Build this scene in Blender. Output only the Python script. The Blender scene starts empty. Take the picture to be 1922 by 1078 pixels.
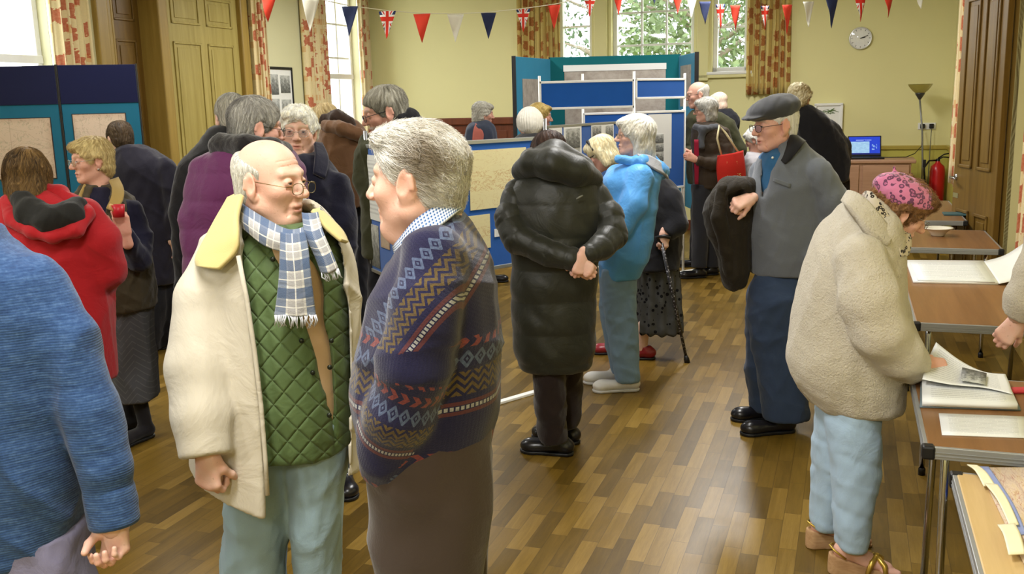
import bpy, bmesh, math, random
import numpy as np
from mathutils import Matrix, Vector
from mathutils.bvhtree import BVHTree
rad = math.radians
C = bpy.context.scene.collection
rng = np.random.RandomState(7)
random.seed(7)

# ------------------------------------------------------------------ camera, world, lights, exposure
F = 1800.0; PITCH = math.atan(344 / F); ROLL = -0.025; CAMH = 1.72; TH = rad(19.5)
RC = Matrix.Rotation(math.pi / 2 - PITCH, 3, 'X') @ Matrix.Rotation(ROLL, 3, 'Z')
cam = bpy.data.objects.new('camera', bpy.data.cameras.new('camera'))
C.objects.link(cam)
cam.data.sensor_width = 36; cam.data.lens = 36 * F / 1922; cam.data.clip_start = .05
cam.matrix_world = Matrix.Translation((0, 0, CAMH)) @ RC.to_4x4()
sc = bpy.context.scene
sc.camera = cam
sc.view_settings.view_transform = 'Standard'; sc.view_settings.look = 'None'
sc.view_settings.gamma = 1; sc.view_settings.use_curve_mapping = False
sc.view_settings.exposure = 0.0
sc.cycles.max_bounces = 6; sc.cycles.diffuse_bounces = 3; sc.cycles.glossy_bounces = 3
sc.cycles.transparent_max_bounces = 10; sc.cycles.caustics_reflective = False; sc.cycles.caustics_refractive = False
W = bpy.data.worlds.new('overcast'); sc.world = W; W.use_nodes = True
bg = W.node_tree.nodes['Background']; bg.inputs[0].default_value = (.93, .97, 1, 1); bg.inputs[1].default_value = 5.5

def room(u, v, z=0.0):      # room axes: u to the right along the end wall, v down the hall
    return Vector((u * math.cos(TH) + v * math.sin(TH), -u * math.sin(TH) + v * math.cos(TH), z))
def ray(px, py): return RC @ Vector(((px - 961) / F, -(py - 539) / F, -1))
def at(px, py, Y):
    d = ray(px, py); return Vector((0, 0, CAMH)) + d * (Y / d.y)
def flo(px, py, z=0.0):
    d = ray(px, py); return Vector((0, 0, CAMH)) + d * ((z - CAMH) / d.z)
def onu(px, py, u):
    d = ray(px, py); p = Vector((0, 0, CAMH)) + d * (u / (d.x * math.cos(TH) - d.y * math.sin(TH)))
    return (u, p.x * math.sin(TH) + p.y * math.cos(TH), p.z)
def onv(px, py, v):
    d = ray(px, py); p = Vector((0, 0, CAMH)) + d * (v / (d.x * math.sin(TH) + d.y * math.cos(TH)))
    return (p.x * math.cos(TH) - p.y * math.sin(TH), v, p.z)

def area_light(name, u, v, z, sx, sy, power, col):
    l = bpy.data.lights.new(name, 'AREA'); l.shape = 'RECTANGLE'; l.size = sx; l.size_y = sy
    l.energy = power; l.color = col
    o = bpy.data.objects.new(name, l); C.objects.link(o); o.location = room(u, v, z); o.rotation_euler = (0, 0, -TH)
    return o
LIGHT_SPOTS = [(-4.6, 9.6), (-4.6, 5.4), (-4.6, 1.2), (-1.1, 9.6), (-1.1, 5.4), (-1.1, 1.2), (-2.8, -2.2), (-.2, -2.2)]
for u, v in LIGHT_SPOTS:
    area_light('ceiling_fill', u, v, 3.30, .35, 1.5, (58 if u < -4 and v < 6 else 90) if v > 0 else 92, (1, .98, .955))  # added unseen fill under the ceiling, no fittings; rear pair lights the fronts

# ------------------------------------------------------------------ mesh helpers
def newmesh(name, V, Fc, mats, uv=None, col=None, smooth=True, mi=None):
    V = np.asarray(V, np.float32).reshape(-1, 3)
    me = bpy.data.meshes.new(name)
    if isinstance(Fc, np.ndarray):
        n, k = Fc.shape
        me.vertices.add(len(V)); me.vertices.foreach_set('co', V.ravel())
        me.loops.add(n * k); me.loops.foreach_set('vertex_index', Fc.astype(np.int32).ravel())
        me.polygons.add(n); me.polygons.foreach_set('loop_start', np.arange(0, n * k, k, dtype=np.int32))
        me.update(calc_edges=True)
    else:
        me.from_pydata([tuple(map(float, v)) for v in V], [], [tuple(f) for f in Fc]); me.update()
    for m in (mats if isinstance(mats, (list, tuple)) else [mats]): me.materials.append(m)
    nl = len(me.loops)
    if uv is not None:
        uv = np.asarray(uv, np.float32)
        if len(uv) == len(V):
            li = np.empty(nl, np.int32); me.loops.foreach_get('vertex_index', li); uv = uv[li]
        l = me.uv_layers.new(name='UVMap'); l.data.foreach_set('uv', uv.ravel())
    if col is not None:
        a = me.color_attributes.new('Col', 'FLOAT_COLOR', 'POINT')
        c4 = np.ones((len(V), 4), np.float32); c4[:, :3] = col; a.data.foreach_set('color', c4.ravel())
    if mi is not None: me.polygons.foreach_set('material_index', np.asarray(mi, np.int32))
    me.polygons.foreach_set('use_smooth', np.full(len(me.polygons), smooth))
    return me
def link(name, me, parent=None):
    o = bpy.data.objects.new(name, me); C.objects.link(o)
    if parent is not None: o.parent = parent
    return o
def tag(o, label=None, cat=None, group=None, kind=None):
    if label: o['label'] = label
    if cat: o['category'] = cat
    if group: o['group'] = group
    if kind: o['kind'] = kind
    return o
def empty(name, loc, rz=0.0, label=None, cat=None, group=None, kind=None):
    o = bpy.data.objects.new(name, None); C.objects.link(o); o.location = loc; o.rotation_euler = (0, 0, rz)
    o.empty_display_size = .05
    return tag(o, label, cat, group, kind)

class MB:
    def __init__(s): s.v = []; s.f = []; s.uv = []; s.sm = []
    def add(s, V, Fc, smooth=False):
        b = len(s.v); s.v += [Vector(v) for v in V]; s.f += [tuple(i + b for i in f) for f in Fc]; s.sm += [smooth] * len(Fc)
        return s
    def box(s, x0, x1, y0, y1, z0, z1, M=None, bev=0.0):
        if bev > 0:
            bm = bmesh.new(); bmesh.ops.create_cube(bm, size=1)
            for v in bm.verts:
                v.co = Vector(((x0 + x1) / 2 + v.co.x * (x1 - x0), (y0 + y1) / 2 + v.co.y * (y1 - y0), (z0 + z1) / 2 + v.co.z * (z1 - z0)))
            bmesh.ops.bevel(bm, geom=bm.edges[:], offset=bev, segments=2, affect='EDGES', profile=.5)
            bm.verts.index_update()
            V = [v.co.copy() for v in bm.verts]; Fc = [[v.index for v in f.verts] for f in bm.faces]; bm.free()
        else:
            V = [Vector((x, y, z)) for x in (x0, x1) for y in (y0, y1) for z in (z0, z1)]
            Fc = [(0, 1, 3, 2), (4, 6, 7, 5), (0, 4, 5, 1), (2, 3, 7, 6), (0, 2, 6, 4), (1, 5, 7, 3)]
        if M is not None: V = [M @ v for v in V]
        return s.add(V, Fc)
    def tube(s, pts, r, n=8, cap=True, closed=False):
        pts = [Vector(p) for p in pts]; m = len(pts); rs = r if isinstance(r, (list, tuple)) else [r] * m
        V = []; up = Vector((0, 0, 1)); prev = None
        for i, p in enumerate(pts):
            a = pts[(i - 1) % m] if (i > 0 or closed) else p; b = pts[(i + 1) % m] if (i < m - 1 or closed) else p
            t = (b - a).normalized()
            if prev is None:
                x = t.cross(up)
                if x.length < .05: x = t.cross(Vector((1, 0, 0)))
            else: x = prev - t * prev.dot(t)
            x.normalize(); prev = x; y = t.cross(x)
            V += [p + (x * math.cos(k * 2 * math.pi / n) + y * math.sin(k * 2 * math.pi / n)) * rs[i] for k in range(n)]
        Fc = []
        for i in range(m if closed else m - 1):
            for k in range(n):
                j = (i + 1) % m
                Fc.append((i * n + k, i * n + (k + 1) % n, j * n + (k + 1) % n, j * n + k))
        if cap and not closed: Fc += [tuple(range(n))[::-1], tuple(range((m - 1) * n, m * n))]
        return s.add(V, Fc, True)
    def lathe(s, prof, n=24, M=None):
        V = []; m = len(prof)
        for r, z in prof: V += [Vector((max(r, 1e-4) * math.cos(k * 2 * math.pi / n), max(r, 1e-4) * math.sin(k * 2 * math.pi / n), z)) for k in range(n)]
        if M is not None: V = [M @ v for v in V]
        Fc = [(i * n + k, i * n + (k + 1) % n, (i + 1) * n + (k + 1) % n, (i + 1) * n + k) for i in range(m - 1) for k in range(n)]
        return s.add(V, Fc, True)
    def prism(s, poly, thick, M=None):   # polygon in xz, extruded +y
        n = len(poly); V = [Vector((x, 0, z)) for x, z in poly] + [Vector((x, thick, z)) for x, z in poly]
        if M is not None: V = [M @ v for v in V]
        return s.add(V, [tuple(range(n)), tuple(range(n, 2 * n))[::-1]] + [(i, i + n, (i + 1) % n + n, (i + 1) % n) for i in range(n)])
    def build(s, name, m, parent=None, uv=None):
        me = bpy.data.meshes.new(name); me.from_pydata([tuple(v) for v in s.v], [], s.f); me.update()
        me.materials.append(m); me.polygons.foreach_set('use_smooth', s.sm)
        if uv:
            l = me.uv_layers.new(name='UVMap')
            for lp in me.loops: l.data[lp.index].uv = uv(me.vertices[lp.vertex_index].co)
        bm = bmesh.new(); bm.from_mesh(me); bmesh.ops.recalc_face_normals(bm, faces=bm.faces[:]); bm.to_mesh(me); bm.free()
        return link(name, me, parent)

# ------------------------------------------------------------------ node helpers
def lin(h):
    h = h.lstrip('#'); c = [int(h[i:i + 2], 16) / 255 for i in (0, 2, 4)]
    return tuple((x / 12.92 if x <= .04045 else ((x + .055) / 1.055) ** 2.4) for x in c)
class NT:
    def __init__(s, name):
        s.m = bpy.data.materials.new(name); s.m.use_nodes = True; s.t = s.m.node_tree; s.b = s.t.nodes['Principled BSDF']
        s.tc = s.t.nodes.new('ShaderNodeTexCoord')
    def n(s, typ, **kw):
        nd = s.t.nodes.new(typ)
        for k, v in kw.items(): setattr(nd, k, v)
        return nd
    def set(s, inp, v):
        if isinstance(v, X): s.t.links.new(v.o, inp)
        elif isinstance(v, bpy.types.NodeSocket): s.t.links.new(v, inp)
        elif v is not None:
            if hasattr(inp.default_value, '__len__') and len(inp.default_value) == 4 and len(v) == 3: v = (*v, 1)
            inp.default_value = v
    def xyz(s, which='Object'):
        sp = s.n('ShaderNodeSeparateXYZ'); s.t.links.new(s.tc.outputs[which], sp.inputs[0])
        return [X(s, o) for o in sp.outputs]
    def math(s, op, *a):
        nd = s.n('ShaderNodeMath', operation=op)
        for i, x in enumerate(a): s.set(nd.inputs[i], x)
        return X(s, nd.outputs[0])
    def vec(s, x, y, z=0.0):
        nd = s.n('ShaderNodeCombineXYZ')
        for i, q in enumerate((x, y, z)): s.set(nd.inputs[i], q)
        return nd.outputs[0]
    def noise(s, scale, detail=3, vec=None, rough=.55, dist=0.0, w='Object'):
        nd = s.n('ShaderNodeTexNoise'); s.t.links.new(vec if vec is not None else s.tc.outputs[w], nd.inputs['Vector'])
        nd.inputs['Scale'].default_value = scale; nd.inputs['Detail'].default_value = detail
        nd.inputs['Roughness'].default_value = rough; nd.inputs['Distortion'].default_value = dist
        return X(s, nd.outputs['Fac'])
    def voro(s, scale, vec=None, feature='F1', out='Distance'):
        nd = s.n('ShaderNodeTexVoronoi', feature=feature); s.t.links.new(vec if vec is not None else s.tc.outputs['Object'], nd.inputs['Vector'])
        nd.inputs['Scale'].default_value = scale
        return X(s, nd.outputs[out])
    def mix(s, f, a, b):
        nd = s.n('ShaderNodeMix', data_type='RGBA')
        s.set(nd.inputs[0], f); s.set(nd.inputs[6], a); s.set(nd.inputs[7], b)
        return nd.outputs[2]
    def ramp(s, f, stops):
        nd = s.n('ShaderNodeValToRGB'); s.set(nd.inputs[0], f); e = nd.color_ramp.elements
        while len(e) < len(stops): e.new(.5)
        for i, (p, c) in enumerate(stops): e[i].position = p; e[i].color = (*c, 1)
        return nd.outputs[0]
    def attr(s):
        nd = s.n('ShaderNodeAttribute', attribute_name='Col'); return nd.outputs['Color']
    def bump(s, h, strength=.3, dist=.01):
        nd = s.n('ShaderNodeBump'); nd.inputs['Strength'].default_value = strength; nd.inputs['Distance'].default_value = dist
        s.set(nd.inputs['Height'], h)
        old = s.b.inputs['Normal']
        if old.is_linked: s.t.links.new(old.links[0].from_socket, nd.inputs['Normal'])
        s.t.links.new(nd.outputs[0], old)
    def fin(s, col=None, rough=.8, spec=.3, metal=0, sheen=0, coat=0):
        if col is not None: s.set(s.b.inputs['Base Color'], col)
        s.set(s.b.inputs['Roughness'], rough); s.b.inputs['Specular IOR Level'].default_value = spec
        s.b.inputs['Metallic'].default_value = metal; s.b.inputs['Sheen Weight'].default_value = sheen; s.b.inputs['Coat Weight'].default_value = coat
        return s.m
class X:
    def __init__(s, t, o): s.t = t; s.o = o
    def __add__(s, b): return s.t.math('ADD', s, b)
    def __radd__(s, b): return s.t.math('ADD', s, b)
    def __sub__(s, b): return s.t.math('SUBTRACT', s, b)
    def __rsub__(s, b): return s.t.math('SUBTRACT', b, s)
    def __mul__(s, b): return s.t.math('MULTIPLY', s, b)
    __rmul__ = __mul__
    def __truediv__(s, b): return s.t.math('DIVIDE', s, b)
    def fr(s): return s.t.math('FRACT', s)
    def fl(s): return s.t.math('FLOOR', s)
    def ab(s): return s.t.math('ABSOLUTE', s)
    def sin(s): return s.t.math('SINE', s)
    def gt(s, b): return s.t.math('GREATER_THAN', s, b)
    def lt(s, b): return s.t.math('LESS_THAN', s, b)
    def mn(s, b): return s.t.math('MINIMUM', s, b)
    def mx(s, b): return s.t.math('MAXIMUM', s, b)
    def pw(s, b): return s.t.math('POWER', s, b)
    def band(s, a, b): return s.gt(a) * s.lt(b)

MATS = {}
def cloth(key, c, rough=.88, var=.12, bs=260, bst=.25, sheen=.15, fold=.0, spec=.2):
    if key in MATS: return MATS[key]
    t = NT(key); c = lin(c) if isinstance(c, str) else c
    n = t.noise(9, 4); col = t.mix(n, tuple(x * (1 - var) for x in c), tuple(min(1, x * (1 + var)) for x in c))
    t.bump(t.noise(bs, 2), bst, .002)
    if fold: t.bump(t.noise(7, 4, dist=1.2), fold, .03)
    MATS[key] = t.fin(col, rough, spec, sheen=sheen); return MATS[key]
def plain(key, c, rough=.5, spec=.4, metal=0, bump=0, bs=120):
    if key in MATS: return MATS[key]
    t = NT(key); c = lin(c) if isinstance(c, str) else c
    n = t.noise(30, 3)
    if bump: t.bump(t.noise(bs, 3), bump, .002)
    MATS[key] = t.fin(t.mix(n, tuple(x * .95 for x in c), tuple(min(1, x * 1.04) for x in c)), rough, spec, metal); return MATS[key]
def vcol(key, rough=.85, bs=220, bst=.25, spec=.25, sheen=.0, sss=0.0):
    if key in MATS: return MATS[key]
    t = NT(key); t.bump(t.noise(bs, 3), bst, .002); base = t.attr()
    if sss:
        t.bump(t.noise(55, 4, dist=1.5), .16, .006); n1 = t.noise(28, 4); base = t.mix((n1 - .5).mx(0) * 1.5, base, t.mix(.5, base, lin('#B9705E'))); n2 = t.noise(70, 2); base = t.mix(n2.gt(.70) * .25, base, lin('#8E6048'))
    m = t.fin(base, rough, spec, sheen=sheen)
    if sss:
        t.b.inputs['Subsurface Weight'].default_value = sss; t.b.inputs['Subsurface Radius'].default_value = (.012, .005, .003); t.b.inputs['Subsurface Scale'].default_value = 1
    MATS[key] = m; return m
def wood(key, c1, c2, axis='z', scale=1.0, rough=.4, spec=.4):
    if key in MATS: return MATS[key]
    t = NT(key); x, y, z = t.xyz()
    f = {'x': (x * .12, y * 2.2, z * 2.2), 'y': (x * 2.2, y * .12, z * 2.2), 'z': (x * 2.2, y * 2.2, z * .12)}[axis]
    v = t.vec(*[q * scale for q in f]); n = t.noise(9, 6, v, .62, .6); n2 = t.noise(60, 3, v)
    col = t.ramp(n * .75 + n2 * .25, [(.3, lin(c1)), (.7, lin(c2))]); t.bump(n2, .08, .002)
    MATS[key] = t.fin(col, rough, spec); return MATS[key]

# ------------------------------------------------------------------ signed distance shapes -> mesh
def surface_nets(Fd, org, h):
    s = Fd < 0; nx, ny, nz = Fd.shape
    cnt = np.zeros((nx - 1, ny - 1, nz - 1), np.int8)
    for a in (0, 1):
        for b in (0, 1):
            for c in (0, 1): cnt += s[a:nx - 1 + a, b:ny - 1 + b, c:nz - 1 + c]
    mask = (cnt > 0) & (cnt < 8)
    idx = np.full(mask.shape, -1, np.int32); I, J, K = np.nonzero(mask); idx[I, J, K] = np.arange(len(I))
    acc = np.zeros((len(I), 3), np.float32); num = np.zeros(len(I), np.float32)
    for ax in range(3):
        o1, o2 = [q for q in range(3) if q != ax]
        for b in (0, 1):
            for c in (0, 1):
                d = [0, 0, 0]; d[o1] = b; d[o2] = c; e = list(d); e[ax] = 1
                fa = Fd[I + d[0], J + d[1], K + d[2]]; fb = Fd[I + e[0], J + e[1], K + e[2]]
                cr = (fa < 0) != (fb < 0); t = np.where(cr, fa / np.where(cr, fa - fb, 1), 0)
                p = np.zeros((len(I), 3), np.float32); p[:, o1] = b; p[:, o2] = c; p[:, ax] = t
                acc += np.where(cr[:, None], p, 0); num += cr
    V = org + h * (np.stack([I, J, K], 1) + acc / num[:, None])
    faces = []
    for ax in range(3):
        o1, o2 = [(1, 2), (2, 0), (0, 1)][ax]
        sl0 = [slice(None)] * 3; sl1 = [slice(None)] * 3; sl0[ax] = slice(0, -1); sl1[ax] = slice(1, None)
        a = s[tuple(sl0)]; b = s[tuple(sl1)]; E = np.stack(np.nonzero(a != b), 1)
        ok = (E[:, o1] >= 1) & (E[:, o2] >= 1) & (E[:, o1] < Fd.shape[o1] - 1) & (E[:, o2] < Fd.shape[o2] - 1)
        E = E[ok]; inside = a[E[:, 0], E[:, 1], E[:, 2]]
        def g(d1, d2):
            q = E.copy(); q[:, o1] += d1; q[:, o2] += d2; return idx[q[:, 0], q[:, 1], q[:, 2]]
        Q = np.stack([g(-1, -1), g(0, -1), g(0, 0), g(-1, 0)], 1)
        Q[~inside] = Q[~inside][:, ::-1]; faces.append(Q)
    return V.astype(np.float32), np.concatenate(faces)
def vnormals(V, Fc):
    n = np.cross(V[Fc[:, 2]] - V[Fc[:, 0]], V[Fc[:, 3]] - V[Fc[:, 1]]); N = np.zeros_like(V)
    for k in range(4): np.add.at(N, Fc[:, k], n)
    return N / (np.linalg.norm(N, axis=1, keepdims=True) + 1e-9)
def A3(p): return np.array(p, np.float32)
class Cap:
    def __init__(s, a, b, ra, rb, flat=None, t0=0.0):
        s.a = A3(a); s.b = A3(b); s.ra = ra; s.rb = rb; s.t0 = t0; s.flat = None
        if flat: n = A3(flat[0]); s.flat = (n / np.linalg.norm(n), flat[1])
        r = max(ra, rb); s.lo = np.minimum(s.a, s.b) - r; s.hi = np.maximum(s.a, s.b) + r
    def pre(s, P):
        if s.flat is None: return P - s.a, s.b - s.a
        n, k = s.flat; q = P - s.a; q = q + (k - 1) * (q @ n)[..., None] * n; d = s.b - s.a; d = d + (k - 1) * (d @ n) * n
        return q, d
    def ev(s, P):
        q, d = s.pre(P); t = np.clip((q @ d) / (d @ d + 1e-9), 0, 1)
        return np.linalg.norm(q - t[..., None] * d, axis=-1) - (s.ra + t * (s.rb - s.ra))
    def uv(s, P):
        q = P - s.a; d = s.b - s.a; L = np.linalg.norm(d) + 1e-9; d = d / L; t = q @ d
        e = np.cross(d, A3((0, 1, 0))); e /= np.linalg.norm(e) + 1e-9; f = np.cross(d, e); w = q - t[:, None] * d
        return np.stack([np.arctan2(w @ e, w @ f) * (s.ra + s.rb) / 2, s.t0 + t], 1)
class Ell:
    def __init__(s, c, r, M=None):
        s.c = A3(c); s.r = A3(r); s.M = None if M is None else np.array(M, np.float32)
        m = float(max(r)); s.lo = s.c - (m if M is not None else s.r); s.hi = s.c + (m if M is not None else s.r)
    def ev(s, P):
        q = P - s.c
        if s.M is not None: q = q @ s.M
        k0 = np.linalg.norm(q / s.r, axis=-1); k1 = np.linalg.norm(q / (s.r * s.r), axis=-1) + 1e-9
        return k0 * (k0 - 1) / k1
class Loft:      # rows: (z, cx, cy, w, d); n = superellipse power
    def __init__(s, rows, n=2.2, rnd=.015):
        rows = sorted(rows); R = np.array(rows, np.float32); z = R[:, 0]
        zz = np.linspace(z[0], z[-1], 90); s.z = zz; s.T = []
        for c in range(1, 5):
            y = R[:, c]; m = np.gradient(y, z) if len(z) > 2 else np.full(len(z), (y[-1] - y[0]) / (z[-1] - z[0]))
            i = np.clip(np.searchsorted(z, zz) - 1, 0, len(z) - 2); hh = z[i + 1] - z[i]; t = (zz - z[i]) / hh
            s.T.append((2 * t**3 - 3 * t**2 + 1) * y[i] + (t**3 - 2 * t**2 + t) * hh * m[i] + (-2 * t**3 + 3 * t**2) * y[i + 1] + (t**3 - t**2) * hh * m[i + 1])
        s.n = n; s.rnd = rnd; s.z0 = z[0]; s.z1 = z[-1]
        s.lo = A3(((s.T[0] - s.T[2]).min(), (s.T[1] - s.T[3]).min(), s.z0)); s.hi = A3(((s.T[0] + s.T[2]).max(), (s.T[1] + s.T[3]).max(), s.z1))
    def ev(s, P):
        z = P[..., 2]; cx, cy, w, d = [np.interp(z, s.z, q) for q in s.T]; w = np.maximum(w, .004); d = np.maximum(d, .004)
        q = (np.abs((P[..., 0] - cx) / w) ** s.n + np.abs((P[..., 1] - cy) / d) ** s.n) ** (1 / s.n)
        a = (q - 1) * np.minimum(w, d); b = np.maximum(z - s.z1, s.z0 - z); k = s.rnd
        return np.maximum(a, b) + np.maximum(k - np.abs(a - b), 0) ** 2 / (4 * k)
    def uv(s, P):
        z = P[:, 2]; cx = np.interp(z, s.z, s.T[0]); cy = np.interp(z, s.z, s.T[1])
        return np.stack([np.arctan2(P[:, 0] - cx, -(P[:, 1] - cy)) * float(np.mean(s.T[2])), s.z1 - z], 1)
class Half:      # everything on the +n side of a plane
    def __init__(s, p, n): s.p = A3(p); n = A3(n); s.n = n / np.linalg.norm(n); s.lo = A3((-50, -50, -50)); s.hi = A3((50, 50, 50))
    def ev(s, P): return -((P - s.p) @ s.n)
class SDF:
    def __init__(s, h=.008): s.h = h; s.ops = []
    def u(s, prim, k=.02): s.ops.append(('u', prim, k)); return s
    def s_(s, prim, k=.006): s.ops.append(('s', prim, k)); return s
    def i_(s, prim, k=.006): s.ops.append(('i', prim, k)); return s
    def cap(s, a, b, ra, rb, k=.02, flat=None, t0=0.0): return s.u(Cap(a, b, ra, rb, flat, t0), k)
    def ell(s, c, r, k=.02, M=None): return s.u(Ell(c, r, M), k)
    def chain(s, pts, rs, k=.02, flat=None):
        t = 0
        for i in range(len(pts) - 1):
            s.cap(pts[i], pts[i + 1], rs[i], rs[i + 1], k if i == 0 else max(k, .015), flat, t); t += float(np.linalg.norm(A3(pts[i + 1]) - A3(pts[i])))
        return s
    def mesh(s):
        h = s.h; U = [(p, k) for o, p, k in s.ops if o == 'u']
        lo = np.min([p.lo - k for p, k in U], 0) - 3 * h; hi = np.max([p.hi + k for p, k in U], 0) + 3 * h
        n = np.ceil((hi - lo) / h).astype(int) + 1; Fd = np.full(n, 1.0, np.float32)
        ax = [lo[i] + h * np.arange(n[i]) for i in range(3)]
        for o, p, k in s.ops:
            m = k + 3 * h; a = np.clip(np.floor((p.lo - m - lo) / h).astype(int), 0, n - 1); b = np.clip(np.ceil((p.hi + m - lo) / h).astype(int) + 1, 0, n)
            if (b <= a).any(): continue
            sl = tuple(slice(a[i], b[i]) for i in range(3))
            P = np.stack(np.meshgrid(*[ax[i][sl[i]] for i in range(3)], indexing='ij'), -1).astype(np.float32)
            d = p.ev(P); f = Fd[sl]; k = max(k, 1e-5)
            if o == 'u': Fd[sl] = np.minimum(f, d) - np.maximum(k - np.abs(f - d), 0) ** 2 / (4 * k)
            else:
                if o == 's': d = -d
                Fd[sl] = np.maximum(f, d) + np.maximum(k - np.abs(f - d), 0) ** 2 / (4 * k)
        for q in range(3):
            sl = [slice(None)] * 3
            for e in (0, -1): sl[q] = e; Fd[tuple(sl)] = np.maximum(Fd[tuple(sl)], h * .1)
        return surface_nets(Fd, lo.astype(np.float32), h)
    def nearest(s, P):
        U = [p for o, p, k in s.ops if o == 'u' and hasattr(p, 'uv')]
        D = np.stack([p.ev(P) for p in U], 1); return U, D.argmin(1)
    def uvs(s, P):
        U, w = s.nearest(P); uv = np.zeros((len(P), 2), np.float32)
        for i, p in enumerate(U):
            m = w == i
            if m.any(): uv[m] = p.uv(P[m])
        return uv, w
def wrinkle(P, amp, scale=14.0, seed=0, stretch=(1, 1, 1)):
    r = np.random.RandomState(seed); Q = P * A3(stretch) * scale; v = np.zeros(len(P), np.float32)
    for i in range(5):
        k = r.normal(size=3); k /= np.linalg.norm(k); k2 = r.normal(size=3); f = 1 + .55 * i
        v += np.sin(f * (Q @ k) + 1.6 * np.sin(.8 * f * (Q @ k2) + r.rand() * 6) + r.rand() * 6) / (1 + .5 * i)
    return v * amp / 2
def crease(P, amp, scale=9.0, seed=0, stretch=(1, 1, .6)):      # narrow cloth folds, scattered
    r = np.random.RandomState(seed + 50); Q = P * A3(stretch) * scale; v = np.zeros(len(P), np.float32)
    for i in range(4):
        k = r.normal(size=3); k /= np.linalg.norm(k); k2 = r.normal(size=3); k3 = r.normal(size=3)
        s = np.sin(Q @ k * (1 + .35 * i) + 1.9 * np.sin(.7 * (Q @ k2) + r.rand() * 6) + r.rand() * 6)
        m = np.clip(.5 + .9 * np.sin(.45 * (Q @ k3) + r.rand() * 6), 0, 1)
        v += m * ((1 - np.abs(s)) ** 2.2 - .25)
    return v * amp
# ------------------------------------------------------------------ the room
UL, UR, VB, VF, ZC = -6.62, 1.12, 12.8, -4.5, 3.45
RZ = -TH
def roomM(u=0, v=0, z=0, a=0): return Matrix.Translation(room(u, v, z)) @ Matrix.Rotation(RZ + a, 4, 'Z')
def mat_wall(key, c):
    t = NT(key); n = t.noise(1.3, 3); c = lin(c)
    t.bump(t.noise(90, 3), .06, .002)
    return t.fin(t.mix(n, tuple(x * .96 for x in c), tuple(min(1, x * 1.03) for x in c)), .62, .3)
M_wall = mat_wall('wall_paint', '#E9E2A6'); M_wallL = mat_wall('wall_paint_pale', '#DEDAAF'); M_dado = mat_wall('dado_paint', '#CFC660')
M_ceil = mat_wall('ceiling_paint', '#EFEDE0')
M_white = plain('white_gloss_paint', '#F1F1EC', .35, .5); M_trimy = plain('rail_paint', '#B9A447', .4, .5)
M_pine = wood('pine_door', '#9A8944', '#B8A762', 'z', .7, .42); M_oakdark = wood('dark_door_wood', '#664B1C', '#86682C', 'z', .8, .4)
M_brownwood = wood('wainscot_wood', '#5A2C18', '#7A4126', 'z', .8, .45); M_pined = wood('door_frame_pine', '#8E7434', '#AE9149', 'z', .8, .4)
M_alu = plain('aluminium', '#B9BCBE', .35, .5, .85); M_chrome = plain('chrome_tube', '#C9CCD0', .16, .5, 1.0)
M_black = plain('black_plastic', '#141416', .45, .4)
def mat_floor():
    t = NT('wood_strip_floor'); x, y, z = t.xyz()      # the floor mesh lies in room axes: x across, y down the hall
    sw, bl = .068, .34
    col = (x / sw).fl(); off = (col * 12.9898).sin() * 43758.5453; off = off.fr()
    row = (y / bl + off).fl(); rnd = ((col * 12.9898 + row * 78.233).sin() * 43758.5453).fr(); rnd2 = ((col * 39.35 + row * 11.13).sin() * 24634.63).fr()
    v = t.vec(x * 14 + rnd * 40, y * 1.1 + rnd2 * 30, 0); g = t.noise(2.2, 5, v, .6, .8); g2 = t.noise(16, 3, v)
    k = rnd * .47 + g * .46 + g2 * .20
    c = t.ramp(k, [(.15, lin('#46340D')), (.4, lin('#604A16')), (.65, lin('#7A5F22')), (1, lin('#A08240'))])
    ex = ((x / sw).fr() - .5).ab(); ey = ((y / bl + off).fr() - .5).ab()
    gap = ex.gt(.482).mx(ey.gt(.4955))
    t.bump(1 - gap, .15, .001); t.bump(g2, .05, .001)
    m = t.fin(t.mix(gap * .5, c, lin('#2A1B08')), t.noise(6, 3) * .12 + .28, .5, coat=.0)
    return m
# floor, walls, ceiling
def setting(name, mb, m, parent=None, uv=None):
    o = mb.build(name, m, parent, uv); return tag(o, kind='structure')
def local(mb, name, m, kind='structure', parent=None):   # mesh written in room axes
    o = mb.build(name, m, parent)
    if parent is None: o.matrix_world = roomM()
    if kind: o['kind'] = kind
    return o
local(MB().box(UL - .5, UR + .5, VF - .3, VB + .5, -.12, 0), 'floor', mat_floor())
local(MB().box(UL - .5, UR + .5, VF - .3, VB + .5, ZC, ZC + .12), 'ceiling', M_ceil)
def wall_holes(mb, axis, c0, c1, r0, r1, z0, z1, holes):
    us = sorted({r0, r1, *[h[0] for h in holes], *[h[1] for h in holes]})
    for a, b in zip(us, us[1:]):
        hs = sorted([h for h in holes if h[0] <= a + 1e-6 and h[1] >= b - 1e-6], key=lambda h: h[2]); z = z0
        for h in hs + [(0, 0, z1, z1)]:
            if h[2] > z + 1e-6:
                if axis == 'v': mb.box(a, b, c0, c1, z, h[2])
                else: mb.box(c0, c1, a, b, z, h[2])
            z = max(z, h[3])
    return mb
WB = [(-3.80, -3.32, 2.06, 3.3), (-3.05, -1.96, 2.06, 3.3), (-1.73, -1.28, 2.06, 3.3)]
local(wall_holes(MB(), 'v', VB, VB + .34, UL - .34, UR + .34, 0, ZC, WB), 'wall_back', M_wall)
WL = [(11.40, 12.44, .95, 3.3), (5.3, 6.80, 1.0, 3.3), (.6, 2.2, 1.0, 3.3)]
DL = (7.42, 9.62, 0, 3.1)
local(wall_holes(MB(), 'u', UL - .34, UL, VF, VB, 0, ZC, WL + [DL]), 'wall_left', M_wallL)
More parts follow.
